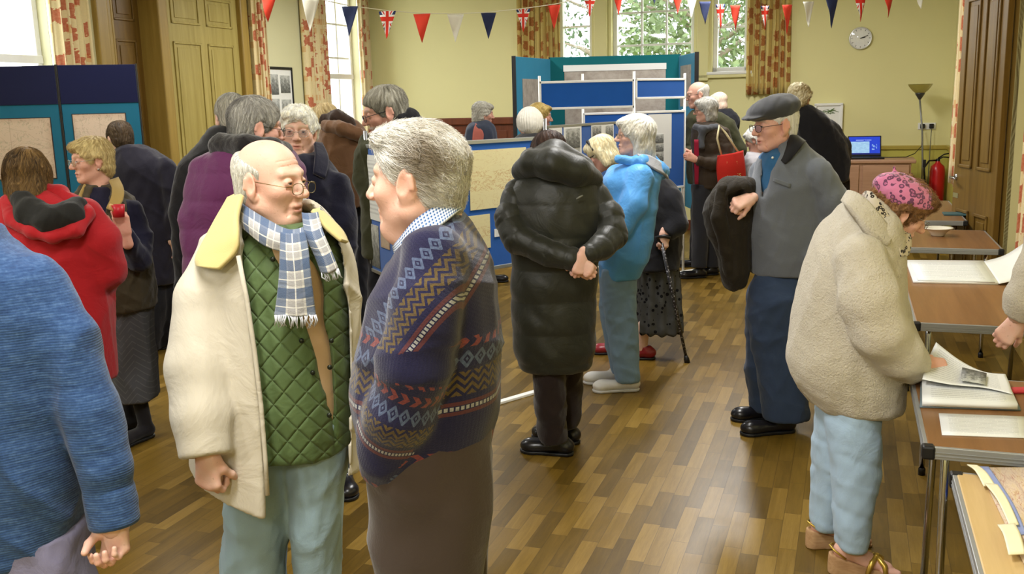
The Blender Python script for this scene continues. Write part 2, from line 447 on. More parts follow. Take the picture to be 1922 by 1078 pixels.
local(wall_holes(MB(), 'u', UR, UR + .34, VF, VB, 0, ZC, [(7.15, 8.05, 0, 2.95), (11.25, 12.2, 1.1, 2.15)]), 'wall_right', M_wall)
local(MB().box(UL - .34, UR + .34, VF - .3, VF, 0, ZC), 'wall_front', M_wall)
# dado, rail, skirting, wainscot
d = MB().box(-.6, UR, VB - .012, VB, .12, 1.05); d.box(UR - .012, UR, 8.2, VB, .12, 1.05)
for k in range(9): d.box(-.55 + k * .19, -.545 + k * .19, VB - .016, VB, .12, 1.05)
local(d, 'trim_1', M_dado)
r = MB().box(-.6, UR, VB - .035, VB, 1.05, 1.10, None, .008); r.box(UR - .035, UR, 8.9, VB, 1.05, 1.10, None, .008)
local(r, 'trim_2', M_trimy)
w = MB().box(UL, -4.2, VB - .02, VB, .1, 1.44)
for k in range(7): w.box(UL + .1 + k * .34, UL + .38 + k * .34, VB - .03, VB, .2, 1.36, None, .008)
w.box(UL, -4.2, VB - .06, VB, 1.44, 1.54, None, .015)
local(w, 'trim_3', M_brownwood)
local(MB().box(UL, UR, VB - .02, VB, 0, .14, None, .006), 'baseboard_back', M_brownwood)
s = MB().box(UL, UL + .02, VF, 7.3, 0, .14, None, .006); s.box(UL, UL + .02, 9.75, VB, 0, .14, None, .006); local(s, 'baseboard_left', M_pined)
local(MB().box(UR - .02, UR, VF, 7.1, 0, .14, None, .006), 'baseboard_right', M_pined)
# pilasters of the bay between the end windows and the moulding beneath them
p = MB()
for a, b in ((-3.28, -3.1), (-1.92, -1.77)): p.box(a, b, VB - .05, VB, 1.95, ZC, None, .01)
p.box(-3.9, -1.2, VB - .05, VB, 1.98, 2.03, None, .01)
local(p, 'trim_4', M_wall)

tg = NT('window_glass'); g1 = tg.n('ShaderNodeBsdfTransparent'); g2 = tg.n('ShaderNodeBsdfGlossy'); g2.inputs['Roughness'].default_value = .02
mx = tg.n('ShaderNodeMixShader'); mx.inputs[0].default_value = .05
tg.t.links.new(g1.outputs[0], mx.inputs[1]); tg.t.links.new(g2.outputs[0], mx.inputs[2])
tg.t.links.new(mx.outputs[0], tg.t.nodes['Material Output'].inputs[0]); M_glass = tg.m

def window(i, axis, c, r0, r1, z0, z1, cols, rows, sash=None):
    e = empty('window_%d' % i, (0, 0, 0), kind='structure'); e.matrix_world = roomM()
    def bx(mb, a, b, d0, d1, za, zb, bev=.006):
        if axis == 'v': mb.box(a, b, c + d0, c + d1, za, zb, None, bev)
        else: mb.box(c - d1, c - d0, a, b, za, zb, None, bev)
    f = MB(); t = .055
    bx(f, r0, r0 + t, .1, .2, z0, z1); bx(f, r1 - t, r1, .1, .2, z0, z1); bx(f, r0, r1, .1, .2, z0, z0 + t); bx(f, r0, r1, .1, .2, z1 - t, z1)
    if sash: bx(f, r0, r1, .09, .19, sash - .035, sash + .035)
    f.build('window_frame', M_white, e)
    g = MB()
    for k in range(1, cols): x = r0 + t + (r1 - r0 - 2 * t) * k / cols; bx(g, x - .013, x + .013, .125, .17, z0 + t, z1 - t, .004)
    for z in rows: bx(g, r0 + t, r1 - t, .125, .17, z - .013, z + .013, .004)
    g.build('glazing_bar', M_white, e)
    s = MB(); bx(s, r0 - .06, r1 + .06, -.06, .12, z0 - .04, z0, .01); s.build('window_sill', M_white, e)
    q = MB(); bx(q, r0 + t, r1 - t, .145, .151, z0 + t, z1 - t, 0); q.build('glass', M_glass, e)
window(1, 'v', VB, *WB[0], 1, [2.72]); window(2, 'v', VB, *WB[1], 3, [2.44, 2.86, 3.15]); window(3, 'v', VB, *WB[2], 1, [2.62])
window(4, 'u', UL, *WL[0], 3, [1.5, 2.85, 2.4], 2.15); window(5, 'u', UL, *WL[1], 3, [1.6, 2.75], 2.2); window(6, 'u', UL, *WL[2], 3, [1.6, 2.75], 2.2)
# casings round the windows of the left wall
cs = MB()
for a, b, z0, z1 in WL[:2]:
    for q in (a - .09, b): cs.box(UL, UL + .03, q, q + .09, z0 - .05, z1 + .05, None, .008)
local(cs, 'trim_5', M_white)
# pine double doorway in the left wall: dark lobby, frame, one wide leaf
dk = MB().box(UL - .56, UL - .52, 7.38, 9.66, 0, 3.2); dk.box(UL - .56, UL - .34, 7.38, 7.42, 0, 3.2); dk.box(UL - .56, UL - .34, 9.62, 9.66, 0, 3.2); dk.box(UL - .56, UL - .34, 7.38, 9.66, 3.15, 3.2)
local(dk, 'wall_lobby', M_oakdark)
fr_ = MB()
for a, b, t in ((7.34, 7.50, .05), (7.46, 7.56, .03), (8.20, 8.34, .05), (9.60, 9.74, .05)): fr_.box(UL - .3, UL + t, a, b, 0, 3.1, None, .015)
fr_.box(UL - .3, UL + .05, 7.34, 9.74, 3.02, 3.16, None, .015)
for q in (7.62, 7.70): fr_.box(UL - .26, UL - .10, q, q + .035, 0, 3.02, None, .01)
local(fr_, 'trim_6', M_pined)
def door_leaf(name, L, Hh, m, M, zs, cols, th=.045):
    e = empty(name, (0, 0, 0), kind='structure'); e.matrix_world = M
    lf = MB().box(0, L, -th / 2, th / 2, .01, Hh, None, .004); lf.build('leaf', m, e)
    st = .11; wv = (L - st * (cols + 1)) / cols
    pn = MB()
    for z0, z1 in zs:
        for k in range(cols):
            x0 = st + k * (wv + st)
            for sg in (-1, 1):
                yb = sg * th / 2
                a, b = sorted((yb, yb + sg * .014))
                for (xa, xb, za, zb) in ((x0, x0 + .025, z0, z1), (x0 + wv - .025, x0 + wv, z0, z1), (x0, x0 + wv, z0, z0 + .025), (x0, x0 + wv, z1 - .025, z1)): pn.box(xa, xb, a, b, za, zb, None, .005)
                a, b = sorted((yb, yb + sg * .008)); pn.box(x0 + .06, x0 + wv - .06, a, b, z0 + .06, z1 - .06, None, .004)
    pn.build('panel_moulding', m, e)
    return e
door_leaf('door_1', 1.26, 3.0, M_pine, roomM(UL - .03, 8.34, 0, math.pi / 2), [(.25, 1.0), (1.2, 2.44), (2.62, 2.92)], 2)
dl = door_leaf('door_3', .52, 3.0, M_oakdark, roomM(UL - .22, 7.72, 0, math.pi / 2), [(.25, 1.0), (1.2, 2.44), (2.62, 2.92)], 1)
# the dark panelled door on the right, standing open against the wall
Ld = .87; hu, hv = 1.06, 8.0; fu, fv = .845, 8.84
ang = math.atan2(fv - hv, fu - hu)
dd = door_leaf('door_2', Ld, 2.9, M_oakdark, roomM(hu, hv, 0, ang), [(.2, .78), (1.12, 2.45)], 2)
hb = MB().tube([(Ld - .06, .02, 1.03), (Ld - .06, .075, 1.03)], .011).tube([(Ld - .06, .07, 1.03), (Ld - .19, .075, 1.025)], [.011, .009]).lathe([(0, 0), (.028, 0), (.026, .008), (0, .01)], 16, Matrix.Translation((Ld - .06, .022, 1.03)) @ Matrix.Rotation(-math.pi / 2, 4, 'X'))
hb.build('door_handle', M_chrome, dd)
MB().box(Ld - .13, Ld - .02, .0225, .026, .86, .9, None, .001).build('latch_plate', M_chrome, dd)
df = MB()
for a, b in ((7.05, 7.15), (8.05, 8.15)): df.box(UR - .03, UR + .04, a, b, 0, 3.0, None, .01)
df.box(UR - .03, UR + .04, 7.05, 8.15, 2.95, 3.05, None, .01); df.box(UR + .3, UR + .34, 7.0, 8.2, 0, 3)
local(df, 'trim_7', M_pined)
al = MB().box(UR + .3, UR + .33, 11.2, 12.3, 1.05, 2.2); local(al, 'wall_recess', plain('recess_white', '#D3D2D6', .6))
rf = MB()
for a, b, z0, z1 in ((11.2, 11.28, 1.06, 2.2), (12.17, 12.25, 1.06, 2.2), (11.2, 12.25, 2.12, 2.2)): rf.box(UR - .02, UR + .3, a, b, z0, z1, None, .006)
local(rf, 'trim_8', M_white)

# ------------------------------------------------------------------ curtains
def mat_curtain(key, base, warm):
    t = NT(key); x, y = t.xyz('UV')[:2]
    gx = (x / .15); gy = (y / .19); cx = gx.fl(); cy = (gy + (cx * .37).fr()).fl(); rnd = ((cx * 12.98 + cy * 78.2).sin() * 43758.5).fr()
    ax = (gx.fr() - .5).ab(); ay = ((gy + (cx * .37).fr()).fr() - .5).ab(); n = t.noise(26, 4, w='UV') * .5 - .25
    blk = (ax + n).lt(.30) * (ay + n).lt(.32) * rnd.gt(.42); n2 = t.noise(60, 2, w='UV')
    blk2 = ((x / .085 + .3).fr() - .5).ab().lt(.28) * ((y / .12).fr() - .5).ab().lt(.3) * ((((x / .085 + .3).fl() * 7.1 + (y / .12).fl() * 3.7).sin() * 4375.1).fr()).gt(.66)
    c = t.mix(n2, lin(base), tuple(q * .86 for q in lin(base)))
    c = t.mix(blk2 * .55, c, lin(warm[1])); c = t.mix(blk * (n2 * .5 + .55), c, lin(warm[0]))
    t.bump(t.noise(300, 2), .2, .002)
    return t.fin(c, .9, .1, sheen=.1)
M_curt = mat_curtain('curtain_print', '#EBD9A8', ('#B5482F', '#D39B5A')); M_curt2 = mat_curtain('curtain_print_gold', '#E2CC82', ('#A8562A', '#C99245'))
def curtain(axis, c, r0, r1, z0, z1, m, label, side=1, folds=6, depth=.05, off=.07):
    nx, nz = folds * 12, 14; V = []; UVs = []
    ph = rng.rand() * 6
    for i in range(nx + 1):
        s = i / nx
        for j in range(nz + 1):
            q = j / nz; a = s * folds * 2 * math.pi + ph + .5 * math.sin(3 * q + s * 5)
            r = r0 + (r1 - r0) * s + .012 * math.sin(a * 2) * (1 - .3 * q); dep = off + depth * (math.sin(a) + .3 * math.sin(2.3 * a + 1)) * (.75 + .25 * (1 - q))
            z = z0 + (z1 - z0) * q
            V.append((r, c - dep, z) if axis == 'v' else (c + side * dep, r, z)); UVs.append((s * (r1 - r0) * 1.9, z))
    Fc = np.array([(i * (nz + 1) + j, (i + 1) * (nz + 1) + j, (i + 1) * (nz + 1) + j + 1, i * (nz + 1) + j + 1) for i in range(nx) for j in range(nz)], np.int32)
    o = link('curtain', newmesh('curtain', V, Fc, m, uv=np.array(UVs))); o.matrix_world = roomM()
    md = o.modifiers.new('thickness', 'SOLIDIFY'); md.thickness = .004
    return tag(o, label, 'curtain', 'printed curtains at the windows')
curtain('v', VB, -4.34, -3.74, 1.7, 3.35, M_curt2, 'gold and rust printed curtain hanging left of the end windows behind the teal boards', folds=7)
curtain('v', VB, -1.29, -.76, 1.76, 3.35, M_curt2, 'gold and rust printed curtain right of the end windows, left of the wall clock', folds=7)
curtain('u', UL, 9.76, 10.02, .2, 3.35, M_curt, 'cream and red curtain between the pine door and the framed pictures', folds=4)
curtain('u', UL, 10.90, 11.45, .2, 3.35, M_curt, 'cream and red curtain between the framed pictures and the tall side window', folds=6)
curtain('u', UL, 12.36, 12.66, .2, 3.35, M_curt, 'cream and red curtain in the corner beyond the tall side window', folds=4)
curtain('u', UL, 6.79, 7.2, .2, 3.35, M_curt, 'cream and red curtain beside the far left window above the navy boards', folds=5)
curtain('u', UR, 9.1, 9.9, .9, 3.35, M_curt, 'cream and red curtain behind the free edge of the open brown door', side=-1, folds=6, depth=.04, off=.20)
curtain('u', UR, 6.5, 7.0, .2, 3.35, M_curt, 'cream and red curtain at the right edge, nearer than the brown door', side=-1, folds=5, depth=.03, off=.05)

# ------------------------------------------------------------------ outside: lawn, trees
M_lawn = cloth('lawn', '#6F8750', fold=.3)
tag(setting('ground_outside', MB().box(-26, 14, VB + .4, VB + 30, -.4, -.3), M_lawn), kind='structure').matrix_world = roomM()
def mat_leaf(key, a, b):
    t = NT(key); return t.fin(t.mix(t.noise(2.5, 3), lin(a), lin(b)), .6, .3)
M_bark = wood('bark', '#6E6152', '#A39784', 'z', 1.0, .9); LEAF = [mat_leaf('leaf_green', '#50653F', '#8C9C70'), mat_leaf('leaf_dark', '#3A4E36', '#687E5C')]
def tree(u, v, h, cr, m, label, n=1500, seed=1):
    e = empty('tree', room(u, v, -.3), RZ, label, 'tree', 'trees outside the end windows'); r = np.random.RandomState(seed)
    t = MB().tube([(0, 0, 0), (.05, .02, h * .4), (-.04, .05, h * .75), (.02, 0, h * .95)], [.2, .16, .1, .04], 10)
    t.build('trunk', M_bark, e); br = MB()
    for k in range(9):
        a = r.rand() * 6.28; z = h * (.4 + .5 * r.rand()); L = cr * (.6 + .4 * r.rand()); br.tube([(0, 0, z), (L * .5 * math.cos(a), L * .5 * math.sin(a), z + .3 * L), (L * math.cos(a), L * math.sin(a), z + .45 * L)], [.06, .04, .015], 6)
    br.build('branch', M_bark, e)
    V = []; Fc = []
    for k in range(n):
        d = r.normal(size=3); d /= np.linalg.norm(d); p = d * A3((cr, cr, h * .38)) * (.55 + .45 * r.rand()) + A3((0, 0, h * .62)); a = r.normal(size=3); a /= np.linalg.norm(a); b = np.cross(a, r.normal(size=3)); b /= np.linalg.norm(b)
        s = .045 + .05 * r.rand(); i = len(V); V += [p - a * s, p - b * s * .5 + d * .02, p + a * s, p + b * s * .5 - d * .02]; Fc.append((i, i + 1, i + 2, i + 3))
    o = link('foliage', newmesh('foliage', V, np.array(Fc, np.int32), m), e); o['kind'] = 'stuff'
tree(-2.6, 18.5, 5.2, 1.7, LEAF[0], 'bushy green tree seen through the middle of the end windows', 5500, 1)
tree(-.6, 22.5, 6, 1.4, LEAF[1], 'dark green tree seen through the narrow right end window', 5500, 2)
tree(-5.6, 23, 7, 1.6, LEAF[1], 'thin grey green tree seen through the narrow left end window', 1800, 3)
tree(-4.0, 26, 7, 1.7, LEAF[1], 'grey green tree further back behind the bushy tree', 3000, 4)
tree(-12.5, 15.8, 6, 1.3, LEAF[1], 'grey green tree seen through the tall side window', 1500, 5)

# ------------------------------------------------------------------ display boards
def mat_felt(key, c): return cloth(key, c, .95, .07, 500, .4, .2)
M_fblue = mat_felt('felt_royal_blue', '#1D58AA'); M_fnavy = mat_felt('felt_navy', '#0B1034'); M_fteal = mat_felt('felt_teal', '#175D76'); M_fgreen = mat_felt('felt_sea_green', '#13686F'); M_flight = mat_felt('felt_light_teal', '#2488AE')
def mat_paper(key, base, kind):
    t = NT(key); x, y = t.xyz('UV')[:2]; b = lin(base)
    n = t.noise(5, 5, w='UV', rough=.7); c = t.mix(n, tuple(q * .93 for q in b), b)
    if kind == 'oldmap':
        ln = (t.noise(4, 4, w='UV', rough=.6, dist=1.5) - .5).ab().lt(.012); ln2 = (t.noise(7, 3, w='UV', dist=.8) - .45).ab().lt(.01)
        c = t.mix(ln * .45, c, lin('#8A7C6A')); c = t.mix(ln2 * .35, c, lin('#7C8A6C')); fold = (x - .5).ab().lt(.004).mx((y - .5).ab().lt(.003)); c = t.mix(fold * .4, c, lin('#8D7B66'))
        ed = ((x - .5).ab() * 2).mx((y - .5).ab() * 2); c = t.mix((ed - .8).mx(0) * 3.2 * n, c, lin('#7E5A3A'))
    if kind == 'plan':
        ln = (t.noise(5, 5, w='UV', rough=.7, dist=2) - .5).ab().lt(.014) * ((y - .48).ab().lt(.17)); c = t.mix(ln * .7, c, lin('#B5793E'))
        l2 = (t.noise(3, 4, w='UV', dist=3) - .5).ab().lt(.006); c = t.mix(l2 * .4, c, lin('#B98B55'))
    if kind == 'photo':
        g = t.noise(5, 6, w='UV', rough=.75); c = t.ramp(g * .8 + y * .25, [(.3, lin('#2B2D2C')), (.5, lin('#7A7C79')), (.68, lin('#C9CBC6'))])
    if kind == 'aerial':
        g = t.noise(7, 6, w='UV', rough=.7); c = t.ramp(g, [(.3, lin('#8F8478')), (.5, lin('#ABA196')), (.7, lin('#BDB5AA'))])
    if kind == 'text':
        row = (y * 16).fr().gt(.55) * (t.noise(40, 2, t.vec(x * 1.4, (y * 16).fl() * 3, 0))).gt(.42) * ((x - .5).ab().lt(.4)) * ((y - .5).ab().lt(.42)); c = t.mix(row * .3, c, lin('#7A7C82'))
    if kind == 'map':
        g = t.noise(6, 6, w='UV', rough=.75, dist=.6); c = t.ramp(g, [(.35, lin('#B79C8C')), (.5, lin('#D8C4AE')), (.6, lin('#CDB58B')), (.72, lin('#C6A592'))])
        ln = (t.noise(5, 3, w='UV', dist=1.5) - .5).ab().lt(.01); c = t.mix(ln * .6, c, lin('#A4574A'))
    return t.fin(c, .5, .4)
PAPER = {k: mat_paper('paper_' + k, b, k) for k, b in dict(oldmap='#C6B19C', plan='#E4D9A8', photo='#888888', aerial='#B9AD9F', text='#EEF0EE', map='#D8C4AE', blank='#EFF0EC').items()}
def sheet_uv(x0, x1, z0, z1): return lambda c: ((c.x - x0) / (x1 - x0), (c.z - z0) / (z1 - z0))
def pinned(M, x0, x1, z0, z1, y, kind, name, label, cat, th=.003, group=None):     # a sheet pinned on the front (-y) of a board
    mb = MB().box(x0, x1, y - th, y, z0, z1); o = mb.build(name, PAPER[kind], None, sheet_uv(x0, x1, z0, z1)); o.matrix_world = M
    return tag(o, label, cat, group)
def board_frame(P0, P1): # matrix with x along P0->P1, origin at P0 on the floor
    d = (P1 - P0); a = math.atan2(d.y, d.x); return Matrix.Translation((P0.x, P0.y, 0)) @ Matrix.Rotation(a, 4, 'Z'), math.hypot(d.x, d.y)
def display_board(M, L, panels, posts, label, feet=(), th=.022, rail=M_alu, group='blue display boards on poles'):
    e = empty('display_board', (0, 0, 0), label=label, cat='display board', group=group); e.matrix_world = M
    for (x0, x1, z0, z1, m) in panels:
        MB().box(x0 + .012, x1 - .012, -th / 2, th / 2, z0 + .012, z1 - .012).build('felt_panel', m, e)
        f = MB()
        for a, b, c, d in ((x0, x1, z1 - .022, z1), (x0, x1, z0, z0 + .022), (x0, x0 + .016, z0, z1), (x1 - .016, x1, z0, z1)): f.box(a, b, -th * .75, th * .75, c, d, None, .003)
        f.build('panel_frame', rail, e)
    for (x, h) in posts: MB().tube([(x, 0, .0), (x, 0, h)], .013, 10).build('post', rail, e)
    for (x, l) in feet: MB().box(x - l, x + l, -.02, .02, 0, .018, None, .004).build('foot_bar', M_white, e)
    return e
# near board: long panel running away to the right, foot bar on the floor; second panel folding back left
Q0 = flo(925, 762); Q1 = flo(1000, 740); dv = (Q1 - Q0).normalized()
def on_line(P, d, px):       # point of the floor line under image column px at about eye height
    r = ray(px, 330); t = (P.x * r.y - P.y * r.x) / (d.y * r.x - d.x * r.y); return P + d * t
A = on_line(Q0, dv, 800); B = on_line(Q0, dv, 1026)
M1, L1 = board_frame(A, B)
display_board(M1, L1, [(0, L1, .80, 1.53, M_fblue)], [(0.0, 1.55), (L1, 1.55)], 'blue display board with yellowed plans, its right end behind the black padded coat', feet=[(L1 * .60, L1 * .42)])
def bx_(px, M, L):  # board-x under a pixel column
    p = on_line(M.translation, M.to_3x3() @ Vector((1, 0, 0)), px); return (p - M.translation).dot(M.to_3x3() @ Vector((1, 0, 0)))
fy = -.0125
x0, x1 = bx_(878, M1, L1), bx_(985, M1, L1)
pinned(M1, x0, x1, 1.15, 1.475, fy, 'plan', 'old_plan', 'large yellowed plan with rust brown lines at the top of the near blue board', 'plan')
pinned(M1, bx_(800, M1, L1), bx_(914, M1, L1), .93, 1.12, fy, 'plan', 'old_plan', 'yellowed plan lower on the near blue board, half behind the patterned jumper', 'plan')
pinned(M1, bx_(922, M1, L1), bx_(945, M1, L1), .985, 1.03, fy, 'text', 'caption_card', 'small white caption card below the yellowed plans on the blue board', 'card')
Bk = at(690, 330, 5.9); M0, L0 = board_frame(Vector((Bk.x, Bk.y, 0)), A - dv * .03)
display_board(M0, L0, [(0, L0, .72, 1.50, M_fblue)], [(0, 1.58), (L0, 1.52)], 'blue display board wing with grey papers behind the profile of the patterned jumper man', feet=[(L0 * .5, L0 * .3)])
pinned(M0, .03, .25, 1.05, 1.44, fy, 'text', 'notice', 'pale printed sheet on the blue board wing beside the jumper man face', 'sheet')
pinned(M0, .04, .2, .76, 1.02, fy, 'photo', 'photograph', 'grey photograph on the blue board wing beneath the pale printed sheet', 'photograph')
pinned(M0, .24, .40, .9, 1.02, fy, 'oldmap', 'old_map', 'small brownish map on the blue board wing under the jumper man chin', 'map')
# middle board with house photographs
Pa = at(1024, 300, 7.6); Pb = at(1190, 300, 8.9); M2, L2 = board_frame(Vector((Pa.x, Pa.y, 0)), Vector((Pb.x, Pb.y, 0)))
display_board(M2, L2, [(0, L2, .80, 1.545, M_fblue)], [(0, 1.6), (L2, 1.6)], 'blue display board with black and white photographs behind the blue anorak', feet=[(L2 * .3, .3)])
def onb(M, px, py):
    r = ray(px, py); n = M.to_3x3() @ Vector((0, 1, 0)); o = Vector((0, 0, CAMH)); t = (M.translation - o).dot(n) / r.dot(n); q = M.inverted() @ (o + r * t); return q.x, q.z
def pin_px(M, px0, py0, px1, py1, kind, name, label, cat, lift=0.0, group=None):
    a = onb(M, px0, py0); b = onb(M, px1, py1); return pinned(M, a[0], b[0], b[1], a[1], fy - lift, kind, name, label, cat, group=group)
G = 'black and white photographs on the blue board'
pin_px(M2, 1027, 240, 1053, 300, 'blank', 'photo_mount', 'blank white sheet at the left end of the photograph board', 'sheet')
pin_px(M2, 1055, 237, 1089, 300, 'blank', 'photo_mount', 'white mount carrying the house and car photograph, left of the blonde head', 'sheet')
pin_px(M2, 1059, 242, 1085, 277, 'photo', 'photograph', 'black and white photograph of a house front and car on the white mount', 'photograph', .004, G)
pin_px(M2, 1059, 281, 1085, 299, 'photo', 'photograph', 'dark photograph beneath the house photograph on the same white mount', 'photograph', .004, G)
pin_px(M2, 1107, 234, 1149, 262, 'blank', 'photo_mount', 'white mount with two photographs above the blonde head with the black band', 'sheet')
pin_px(M2, 1109, 237, 1125, 258, 'photo', 'photograph', 'grey photograph on the left half of the mount above the blonde head', 'photograph', .004, G)
pin_px(M2, 1134, 236, 1147, 258, 'photo', 'photograph', 'dark photograph on the right half of the mount above the blonde head', 'photograph', .004, G)
pin_px(M2, 1160, 231, 1180, 250, 'blank', 'photo_mount', 'white sheet beside the white haired woman forehead on the photograph board', 'sheet')
# tall boards with header panels on poles
Pa = at(1013, 180, 9.2); Pb = at(1190, 180, 9.2); M3, L3 = board_frame(Vector((Pa.x, Pa.y, 0)), Vector((Pb.x, Pb.y, 0)))
display_board(M3, L3, [(0, L3, 1.655, 1.92, M_fblue)], [(0, 1.97), (L3, 1.99)], 'blue header panel between two white poles, left one of the pair', rail=M_white, feet=[(0, .18), (L3, .18)])
Pa = at(1192, 180, 9.2); Pb = at(1285, 180, 9.55); M4, L4 = board_frame(Vector((Pa.x, Pa.y, 0)), Vector((Pb.x, Pb.y, 0)))
display_board(M4, L4, [(0, L4, 1.73, 1.925, M_fblue), (0, L4, .86, 1.62, M_fblue)], [(L4, 1.97)], 'tall blue board with header panel and white photo sheet, right of the header pair', rail=M_white, feet=[(L4, .16)])
pin_px(M4, 1215, 215, 1258, 316, 'blank', 'photo_mount', 'tall white photo sheet on the blue board right of the white hair', 'sheet')
for k, (a, b, c, d_) in enumerate(((1220, 253, 1243, 268), (1220, 271, 1243, 284), (1220, 287, 1243, 302))):
    pin_px(M4, a, b, c, d_, 'photo', 'photograph', ('top', 'middle', 'lowest')[k] + ' photograph on the tall white sheet behind the white hair', 'photograph', .004, G)
Pa = at(1094, 200, 9.9); Pb = at(1282, 200, 10.2); M5, L5 = board_frame(Vector((Pa.x, Pa.y, 0)), Vector((Pb.x, Pb.y, 0)))
display_board(M5, L5, [(0, L5, .9, 1.61, M_fblue)], [(0, 2.0), (L5, 1.62)], 'blue board almost hidden behind the header panels', rail=M_white, feet=[(0, .16)])
# sea green folding screen below the end windows
def screen(pts, header, label, group):
    e = empty('folding_screen', (0, 0, 0), label=label, cat='display screen', group=group); out = []
    for (P0, P1, z0, z1, m, hd) in pts:
        M, L = board_frame(P0, P1); q = MB().box(.006, L - .006, -.02, .02, z0, z1, M, .004); q.build('felt_panel', m, e)
        if hd: MB().box(.006, L - .006, -.026, .024, hd[0], hd[1], M, .004).build('header_panel', hd[2], e)
        for x in (0, L): MB().box(x - .004, x + .004, -.024, .022, z0, (hd[1] if hd else z1) + .005, M).build('edge_strip', M_black, e)
        for x in (.04, L - .04): MB().box(x - .015, x + .015, -.02, .02, 0, z0, M).build('support', M_black, e)
        out.append(M)
    return out
def g0(px, Y): p = at(px, 200, Y); return Vector((p.x, p.y, 0))
S1 = screen([(g0(966, 10.6), g0(1032, 11.5), .5, 2.22, M_flight, None), (g0(1032, 11.5), g0(1276, 11.5), .5, 2.24, M_fgreen, None), (g0(1276, 11.5), g0(1307, 10.7), .5, 2.22, M_flight, None)], 0, 'sea green folding screen with large grey aerial photographs under the end windows', 'folding screens')
fy = -.021
pin_px(S1[0], 977, 148, 1014, 300, 'aerial', 'aerial_photograph', 'tall pinkish grey photograph on the left wing of the sea green screen', 'photograph')
pin_px(S1[1], 1059, 127, 1248, 290, 'aerial', 'aerial_photograph', 'wide grey aerial photograph across the middle of the sea green screen', 'photograph')
pin_px(S1[1], 1057, 123, 1250, 130, 'blank', 'paper_strip', 'white paper strip along the top of the wide grey aerial photograph', 'strip', .006)
pin_px(S1[2], 1281, 124, 1300, 200, 'aerial', 'aerial_photograph', 'small grey photograph on the right wing of the sea green screen', 'photograph')
# navy topped screen on the left
def gl(px, Y): p = at(px, 150, Y); return Vector((p.x, p.y, 0))
S2 = screen([(gl(-160, 7.3), gl(108, 7.35), .25, 1.82, M_fteal, (1.80, 2.085, M_fnavy)), (gl(109, 7.35), gl(258, 7.5), .25, 1.82, M_fteal, (1.80, 2.085, M_fnavy))], 0, 'teal folding screen with navy header and old maps at the left', 'folding screens')
def framed_map(M, a, b, label):
    (xa, za), (xb, zb) = onb(M, *a), onb(M, *b)
    e = empty('old_map', (0, 0, 0), label=label, cat='map'); e.matrix_world = M
    MB().box(xa, xb, -.024, -.021, zb, za).build('backing', plain('map_backing', '#2A2018', .6), e)
    MB().box(xa + .006, xb - .006, -.027, -.0235, zb + .006, za - .006).build('sheet', PAPER['oldmap'], e, sheet_uv(xa, xb, zb, za))
framed_map(S2[0], (-60, 224), (110, 335), 'old brown edged map left of the blonde woman, on the left teal panel')
framed_map(S2[1], (135, 214), (248, 330), 'old brown edged map behind the dark haired man, on the right teal panel')

# ------------------------------------------------------------------ wall things
e = empty('picture_frame', room(UL, 10.34, 1.5), RZ, 'black framed panel of four grey photographs between the curtains', 'picture')
f = MB()
for a, b, c, d_ in ((-.30, .30, .70, .73), (-.30, .30, 0, .03), (-.30, -.28, 0, .73), (.28, .30, 0, .73)): f.box(.005, .03, a, b, c, d_, None, .003)
f.build('frame', M_black, e); MB().box(.005, .015, -.28, .28, .03, .70).build('mount', M_white, e)
for a, b, c, d_ in ((-.24, -.02, .40, .64), (.03, .24, .42, .63), (-.24, -.02, .08, .35), (.03, .24, .08, .34)):
    MB().box(.015, .019, a, b, c, d_).build('photograph', PAPER['photo'], e, lambda q, a=a, b=b, c=c, d_=d_: ((q.y - a) / (b - a), (q.z - c) / (d_ - c)))
e = empty('wall_clock', room(.06, VB - .001, 2.4), RZ, 'round white wall clock high on the yellow end wall', 'clock')
Rf = Matrix.Rotation(math.pi / 2, 4, 'X')
MB().lathe([(0, 0), (.125, 0), (.135, .012), (.134, .03), (.126, .04), (.118, .036)], 40, Rf).build('rim', plain('clock_rim', '#D9DADB', .25, .6, .4), e)
MB().lathe([(0, .03), (.119, .03)], 40, Rf).build('dial', M_white, e)
hd = MB()
hd.box(-.006, .006, -.034, -.032, 0, .055, Matrix.Rotation(rad(78), 4, 'Y')); hd.box(-.004, .004, -.036, -.034, -.01, .09, Matrix.Rotation(rad(70), 4, 'Y')); hd.build('hand', M_black, e)
tk = MB()
for k in range(12): tk.box(-.003, .003, -.0325, -.0305, .095, .112, Matrix.Rotation(k * math.pi / 6, 4, 'Y'))
tk.build('hour_mark', M_black, e)
MB().lathe([(.119, .038), (.08, .046), (0, .05)], 40, Rf).build('glass', M_glass, e)
e = empty('wall_socket', room(.86, VB - .001, 1.33), RZ, 'white double wall socket with two black plugs beside the floor lamp', 'socket')
MB().box(-.10, .10, -.012, 0, -.04, .04, None, .004).build('plate', M_white, e)
for x in (-.05, .05): MB().box(x - .026, x + .026, -.05, -.012, -.028, .028, None, .008).build('plug', M_black, e)
